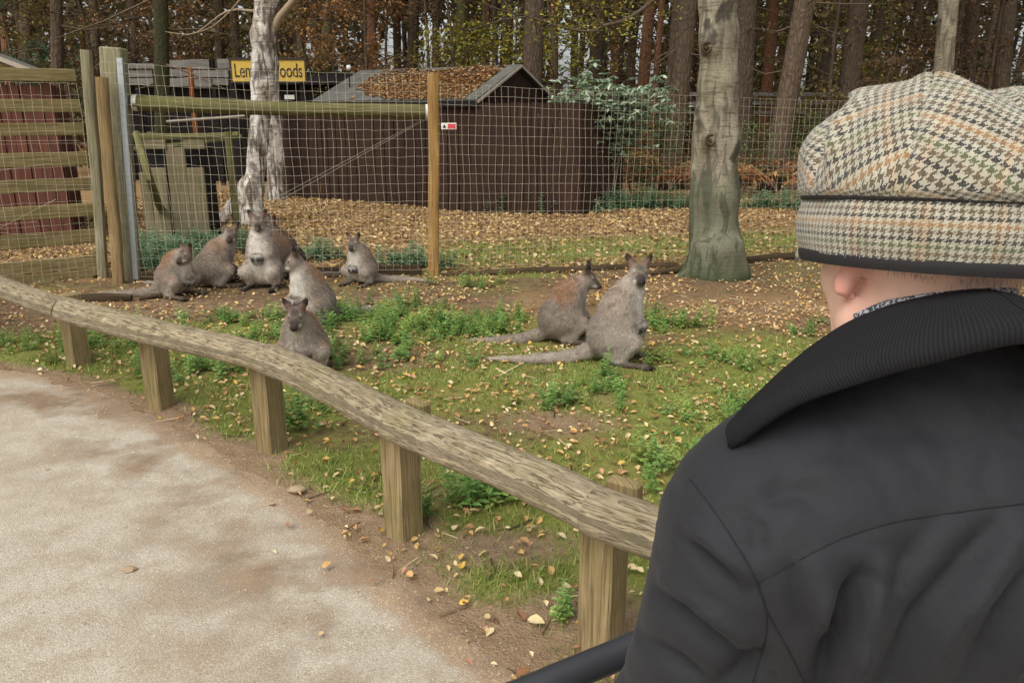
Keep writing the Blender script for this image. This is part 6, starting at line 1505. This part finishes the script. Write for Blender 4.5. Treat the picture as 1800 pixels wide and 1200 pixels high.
link('binding', mesh_np('binding', Vr.reshape(-1, 3), np.stack([ii[:-1, :-1], ii[1:, :-1], ii[1:, 1:], ii[:-1, 1:]], -1).reshape(-1, 4), M['binding']), capo)
ring_tube('piping', .1078, .1198, .0482, .0030, M['binding'], capo)
# brim over the forehead (faces away from the camera)
V = []; F = []
for i in range(21):
    a = math.pi / 2 + (i / 20 - .5) * 2.2; w_ = math.cos((i / 20 - .5) * math.pi) ** .6
    for q, (e, dz) in enumerate(((0, .006), (.5, .004), (1, -.006), (1, -.012), (.5, -.003), (0, -.001))): V.append(ring(np.array(a), np.array(.106 + .002 * e * w_), np.array(.118 + .055 * e * w_), np.array(dz)))
i_ = np.arange(21 * 6).reshape(21, 6); F = np.concatenate([np.stack([i_[:-1, k], i_[1:, k], i_[1:, (k + 1) % 6], i_[:-1, (k + 1) % 6]], -1) for k in range(6)])
V = np.array(V); link('brim', mesh_np('brim', V, F, M['tweed'], None, V[:, :2]), capo)

# --- jacket
def cloth(name, col, rough, weave=900, amt=.25, sheen=.0, spec=.35):
    w = NT(name, rough, spec); p = w.obj(); n = w.noise(p, 8, 4); f = w.noise(p, weave, 2, .6); l = w.noise(p, 420, 2)
    c = w.mix(w.mapr(n, .3, .7, 0, .3), col, sc_(col, 1.35)); c = w.mix(w.mapr(w.noise(p, 330, 3, .7), .3, .7, 0, .6), c, sc_(col, 1.5)); c = w.mix(w.mapr(l, .73, .77, 0, .5), c, sc_(col, 3.2))
    w.b.inputs['Sheen Weight'].default_value = sheen; w.b.inputs['Sheen Roughness'].default_value = .5
    return w.out(c, w.bump(w.math('ADD', f, w.math('MULTIPLY', n, .6)), amt, .001))
M['jacket'] = cloth('black_cotton_jacket', lin(32, 32, 35), .7, 1400, .5, .04, .28)
M['seam'] = cloth('seam_thread', lin(22, 22, 25), .8)
M['trousers'] = cloth('dark_trousers', lin(46, 48, 58), .85)
M['shoe'] = plain('black_shoe', lin(32, 28, 26), .4)
def rib_knit():
    w = NT('ribbed_knit', .95, .12); uv = w.uv(); u = w.n('SeparateXYZ', 0, Vector=uv)
    rib = w.math('SINE', w.math('MULTIPLY', u, 6.283 / .0024)); f = w.noise(uv, 900, 3, .7); l = w.noise(uv, 260, 2)
    c = w.mix(w.mapr(rib, -1, 1, .0, .7), lin(25, 25, 26), lin(40, 40, 41)); c = w.mix(w.mapr(f, .4, .75, 0, .4), c, lin(44, 44, 45)); c = w.mix(w.mapr(l, .74, .78, 0, .4), c, lin(84, 82, 80))
    return w.out(c, w.bump(w.math('ADD', w.math('MULTIPLY', rib, .5), f), .6, .0010))
M['knit'] = rib_knit()
s = Sdf(.020); JK = (.05, .05, .05)
s.cap((MX - .085, .640, 1.235), (MX + .085, .640, 1.235), .128, .128, JK)
s.cap((MX - .06, .648, 1.08), (MX + .06, .648, 1.08), .142, .142, JK); s.cap((MX - .06, .655, .92), (MX + .06, .655, .92), .145, .145, JK); s.cap((MX - .06, .66, .82), (MX + .06, .66, .82), .15, .15, JK)
s.cap((MX, .672, 1.345), (MX, .65, 1.28), .082, .10, JK)
for sd, sp in ((-1, SP[0]), (1, SP[1])):
    el = np.array([MX + sd * .218, .64, 1.0]); wr = np.array([MX + sd * .172, .785, .985])
    s.cap((MX + sd * .04, .668, 1.35), sp + [0, 0, -.004], .050, .060, JK)
    s.cap(sp, el, .072, .060, JK); s.cap(el, wr, .058, .042, JK)
V, F, C = s.mesh(.0062); V = lap_smooth(V, F, 2, .5)
keep = ~((V[F].mean(1)[:, 2] < .70)); F = F[keep]; ids, inv = np.unique(F, return_inverse=True); V = V[ids]; F = inv.reshape(-1, 4)
def cast(pts, step=.012):
    """seam and fold courses laid on the cloth"""
    bvh = BVHTree.FromPolygons([Vector(v) for v in V], F.tolist()); out = []
    o = Vector((0, 0, CAM_H))
    for (a, b) in zip(pts[:-1], pts[1:]):
        n = max(2, int(math.hypot(b[0] - a[0], b[1] - a[1]) / 14))
        for t in np.arange(n + (1 if b is pts[-1] else 0)) / n:
            r = Vector(ray(a[0] + (b[0] - a[0]) * t, a[1] + (b[1] - a[1]) * t)).normalized(); h = bvh.ray_cast(o, r)
            if h[0] is not None: out.append((np.array(h[0]), np.array(h[1])))
    return out
def curve2(pts, n=24):
    return [tuple(q) for q in path_pts([(*p, 0) for p in pts], 12)[:, :2]]
YOKE = curve2([(1328, 1027), (1400, 986), (1480, 946), (1570, 918), (1680, 900), (1820, 882), (1900, 872)])
ARM = curve2([(1212, 842), (1248, 888), (1290, 950), (1330, 1022), (1348, 1090), (1338, 1150), (1318, 1215)])
SIDE = curve2([(1330, 1026), (1352, 1080), (1385, 1140), (1420, 1210)])
FOLDS = [  # course, half width (m), depth
    ([(1522, 1018), (1500, 1050), (1478, 1105), (1455, 1170), (1440, 1230)], .010, -.016), ([(1556, 1012), (1542, 1070), (1515, 1140), (1480, 1230)], .014, .010), ([(1440, 1010), (1450, 1080), (1440, 1130)], .016, .006), ([(1395, 1010), (1410, 1080), (1425, 1140)], .008, -.005),
    ([(1745, 930), (1690, 1000), (1620, 1090), (1560, 1200)], .011, -.008), ([(1790, 940), (1730, 1030), (1660, 1120), (1610, 1220)], .012, .007), ([(1840, 980), (1770, 1080), (1700, 1200)], .011, -.008), ([(1880, 1000), (1820, 1100), (1760, 1220)], .012, .006), ([(1640, 920), (1600, 980), (1570, 1010)], .010, -.004),
    ([(1195, 950), (1240, 985), (1300, 1040)], .009, -.007), ([(1215, 930), (1265, 965), (1315, 1010)], .009, .005), ([(1150, 1050), (1210, 1095), (1290, 1160)], .011, -.009), ([(1165, 1020), (1230, 1060), (1305, 1120)], .010, .006), ([(1120, 1120), (1180, 1160), (1240, 1205)], .010, -.007), ([(1340, 880), (1400, 860), (1440, 885)], .012, -.004), ([(1420, 830), (1470, 815)], .010, .0035), ([(1300, 900), (1330, 930), (1330, 970)], .009, -.004), ([(1560, 760), (1640, 745), (1700, 760)], .02, -.003), ([(1345, 1150), (1300, 1185), (1260, 1215)], .009, -.008), ([(1600, 985), (1560, 1060), (1530, 1110)], .010, -.005)]
courses = [(cast(curve2(p)), w, d_) for p, w, d_ in FOLDS]
Nn = vert_normals(V, F); disp = np.zeros(len(V)); W_ = []
for crs, w, d_ in courses:
    if len(crs) < 2: continue
    Q = np.array([c[0] for c in crs]); best = np.full(len(V), 9.); tt = np.zeros(len(V))
    near = np.where(np.linalg.norm(V - Q.mean(0), axis=1) < .25)[0]
    D = np.linalg.norm(V[near][:, None] - Q[None], axis=2); k = D.argmin(1); best[near] = D[np.arange(len(near)), k]; tt[near] = k / (len(Q) - 1)
    disp += 2.0 * d_ * np.exp(-(best / (w * .8)) ** 2) * (.35 + .65 * np.sin(np.clip(tt, .06, .94) * math.pi) ** .7)
disp += (fbm(V[:, 0] + V[:, 1] * .4, V[:, 2], .07, 91, 3) - .5) * .004 - .0032 * (1 - np.abs(2 * fbm(V[:, 0] * 1.2 + V[:, 2] * .8, V[:, 2] * .8 - V[:, 0] * .5, .05, 97, 2) - 1)) ** 7 - .0016 * (1 - np.abs(2 * fbm(V[:, 0] * .8 - V[:, 2] * .9, V[:, 2] + V[:, 0] * .6, .03, 99, 2) - 1)) ** 7
for crs_px, w, d_ in ((YOKE, .0032, -.0016), (ARM, .004, -.0022), (SIDE, .004, -.0015)):
    crs = cast(crs_px); Q = np.array([c[0] for c in crs]); near = np.where(np.linalg.norm(V - Q.mean(0), axis=1) < .3)[0]; D = np.linalg.norm(V[near][:, None] - Q[None], axis=2).min(1); disp[near] += d_ * np.exp(-(D / w) ** 2)
V = V + Nn * disp[:, None]; V = lap_smooth(V, F, 1, .3)
jk = link('jacket', mesh_np('jacket', V, F, M['jacket']), man)
for nm, crs_px in (('seam', YOKE), ('seam', ARM), ('seam', SIDE)):
    crs = cast(crs_px); Q = np.array([c[0] + c[1] * .0001 for c in crs]); Q = path_pts(Q[::2], .006); mb = MB(); mb.tube(Q, .00065, 5, cap=False); mb.build(nm, M['seam'], jk, True)
    side = np.array([c[0] + c[1] * .0002 for c in crs])
# ribbed collar: a folded band round the neck, drooping on the shoulders
Tp = [U(1715, 515, .613) * [0, 1, 1] + [MX, 0, 0], U(1800, 513, .610), U(1700, 517, .616), U(1640, 525, .622), U(1560, 545, .642), U(1480, 580, .680), U(1420, 628, .712), U(1360, 686, .672), U(1314, 736, .636), U(1277, 769, .613)]
Lp = [U(1832, 596, .540) * [0, 1, 1] + [MX, 0, 0], U(1800, 600, .540), U(1700, 617, .545), U(1620, 636, .552), U(1520, 664, .563), U(1410, 701, .572), U(1345, 738, .580), U(1306, 768, .588), U(1281, 785, .598)]
Tp = Tp[:1] + Tp[3:]; Lp = Lp[:1] + Lp[3:]
tq = np.linspace(0, len(Tp) - 1.22, 90)
def spl(P):
    Q = np.array(P); Q = np.vstack([Q[1] * [-1, 1, 1] + [2 * MX, 0, 0], Q, 2 * Q[-1] - Q[-2]]); out = []
    for t in tq:
        i = min(int(t), len(P) - 2); f = t - i; a, b, c, d_ = Q[i:i + 4]; out.append(.5 * (2 * b + (c - a) * f + (2 * a - 5 * b + 4 * c - d_) * f * f + (3 * b - a - 3 * c + d_) * f ** 3))
    return np.array(out)
TT, LL = spl(Tp), spl(Lp)
ax_ = np.array([MX, .70, 1.2]); secs = []; ws = np.linspace(0, 1, 12)
for i in range(90):
    v = LL[i] - TT[i]; tan = np.gradient(TT, axis=0)[i]; nn_ = np.cross(tan, v); nn_ /= np.linalg.norm(nn_)
    if nn_ @ (TT[i] - ax_) < 0: nn_ = -nn_
    outer = [TT[i] + v * w + nn_ * (.009 * math.sin(math.pi * w) + .004 + .007 * sstep(.55, .95, w)) for w in ws]
    inner = [TT[i] + v * w - nn_ * (.004 + .006 * math.sin(math.pi * w)) for w in ws[::-1]]
    topr = [TT[i] - v / np.linalg.norm(v) * .004]; botr = [LL[i] + v / np.linalg.norm(v) * .005]
    secs.append(np.array(topr + outer + botr + inner))
secs = np.array(secs); m = secs.shape[1]
for i in range(76, 90):
    c_ = secs[i].mean(0) + np.array([0, -.006, .009]) * ((i - 75) / 14); secs[i] = c_ + (secs[i] - secs[i].mean(0)) * max(.02, math.sqrt(max(0, 1 - ((i - 75) / 10) ** 2)))
for i in range(85, 90): secs[i] = secs[84].mean(0) + (secs[84] - secs[84].mean(0)) * .02
arc = np.r_[0, np.cumsum(np.linalg.norm(np.diff((TT + LL) / 2, axis=0), axis=1))]
allV, allF, allU = [], [], []
for sgn in (1, -1):
    Q = secs.copy(); Q[..., 0] = MX + sgn * (Q[..., 0] - MX)
    i_ = np.arange(90 * m).reshape(90, m) + (0 if sgn == 1 else 90 * m)
    f_ = np.concatenate([np.stack([i_[:-1, k], i_[1:, k], i_[1:, (k + 1) % m], i_[:-1, (k + 1) % m]], -1) for k in range(m)])
    allF.append(f_ if sgn == 1 else f_[:, ::-1]); allV.append(Q.reshape(-1, 3)); allU.append(np.stack([np.repeat(arc[:, None], m, 1), np.repeat(np.linspace(0, .2, m)[None], 90, 0)], -1).reshape(-1, 2))
link('collar', mesh_np('collar', np.vstack(allV), np.vstack(allF), M['knit'], None, np.vstack(allU)), jk)
def speckle():
    w = NT('speckled_wool', .95, .1); n = w.noise(w.obj(), 420, 3, .7)
    return w.out(w.ramp(n, [(0, lin(40, 42, 46)), (.48, lin(70, 72, 78)), (.53, lin(190, 192, 196)), (1, lin(220, 222, 224))]), w.bump(n, .8, .002))
mb = MB(); Q = path_pts([U(1505, 557, .672), U(1560, 536, .648), U(1640, 521, .630), U(1700, 513, .622), U(1760, 512, .62), (MX + .04, .63, 1.462)], .01); mb.tube(Q, .0036, 8, jit=.08); mb.build('scarf', speckle(), man, True)
# trousers and shoes
s = Sdf(.02)
for sd in (-1, 1):
    hp = np.array([MX + sd * .08, .665, .88]); kn = np.array([MX + sd * .10, .66, .50]); an = np.array([MX + sd * .10, .675, .10]); s.cap(hp, kn, .105, .080, JK); s.cap(kn, an, .078, .066, JK)
s.cap((MX - .05, .66, .92), (MX + .05, .66, .92), .13, .13, JK); V, F, C = s.mesh(.014); V = lap_smooth(V, F, 2); link('trousers', mesh_np('trousers', V, F, M['trousers']), man)
for sd in (-1, 1):
    s = Sdf(.012); an = np.array([MX + sd * .10, .66, .075]); s.cap(an, an + [-.01, .05, -.01], .052, .05, JK); s.cap(an + [0, -.02, -.03], an + [-.02, .19, -.038], .046, .038, JK); V, F, C = s.mesh(.010); V[:, 2] = np.maximum(V[:, 2], .010); link('shoe', mesh_np('shoe', V, F, M['shoe']), man)
# push bar he leans on
pb_ = thing('push_bar', 'black round tube handle showing below the left elbow of the man', 'handle', (MX, .85, 0)); M['tube'] = plain('black_rubber_tube', lin(50, 51, 54), .42, 0, .5, noise=.1)
pL = [U(1150, 1122, .84), U(1085, 1150, .82), U(1032, 1172, .80), U(972, 1197, .778), U(905, 1226, .757)]
half = path_pts([(MX, .850, .990), (MX - .16, .846, .988), *pL, pL[-1] + [-.045, .0, -.012], pL[-1] + [-.085, .05, -.06], (-.09, .98, .62), (-.09, 1.12, .14)], .02); mir = half.copy(); mir[:, 0] = 2 * MX - mir[:, 0]
mb = MB(); mb.tube(np.vstack([mir[::-1], half[1:]]), .0185, 14); smooth_sharp(mb.build('tube', M['tube'], pb_))
for x in (-.09, 2 * MX + .09):
    mb = MB(); mb.tube([(x - .02, 1.12, .075), (x + .02, 1.12, .075)], .075, 20); smooth_sharp(mb.build('wheel', M['shoe'], pb_)); mb = MB(); mb.tube([(x - .024, 1.12, .075), (x + .024, 1.12, .075)], .03, 12); smooth_sharp(mb.build('hub', M['galv'], pb_))
mb = MB(); mb.tube([(-.09, 1.12, .14), (2 * MX + .09, 1.12, .14)], .014, 10); smooth_sharp(mb.build('crossbar', M['tube'], pb_))
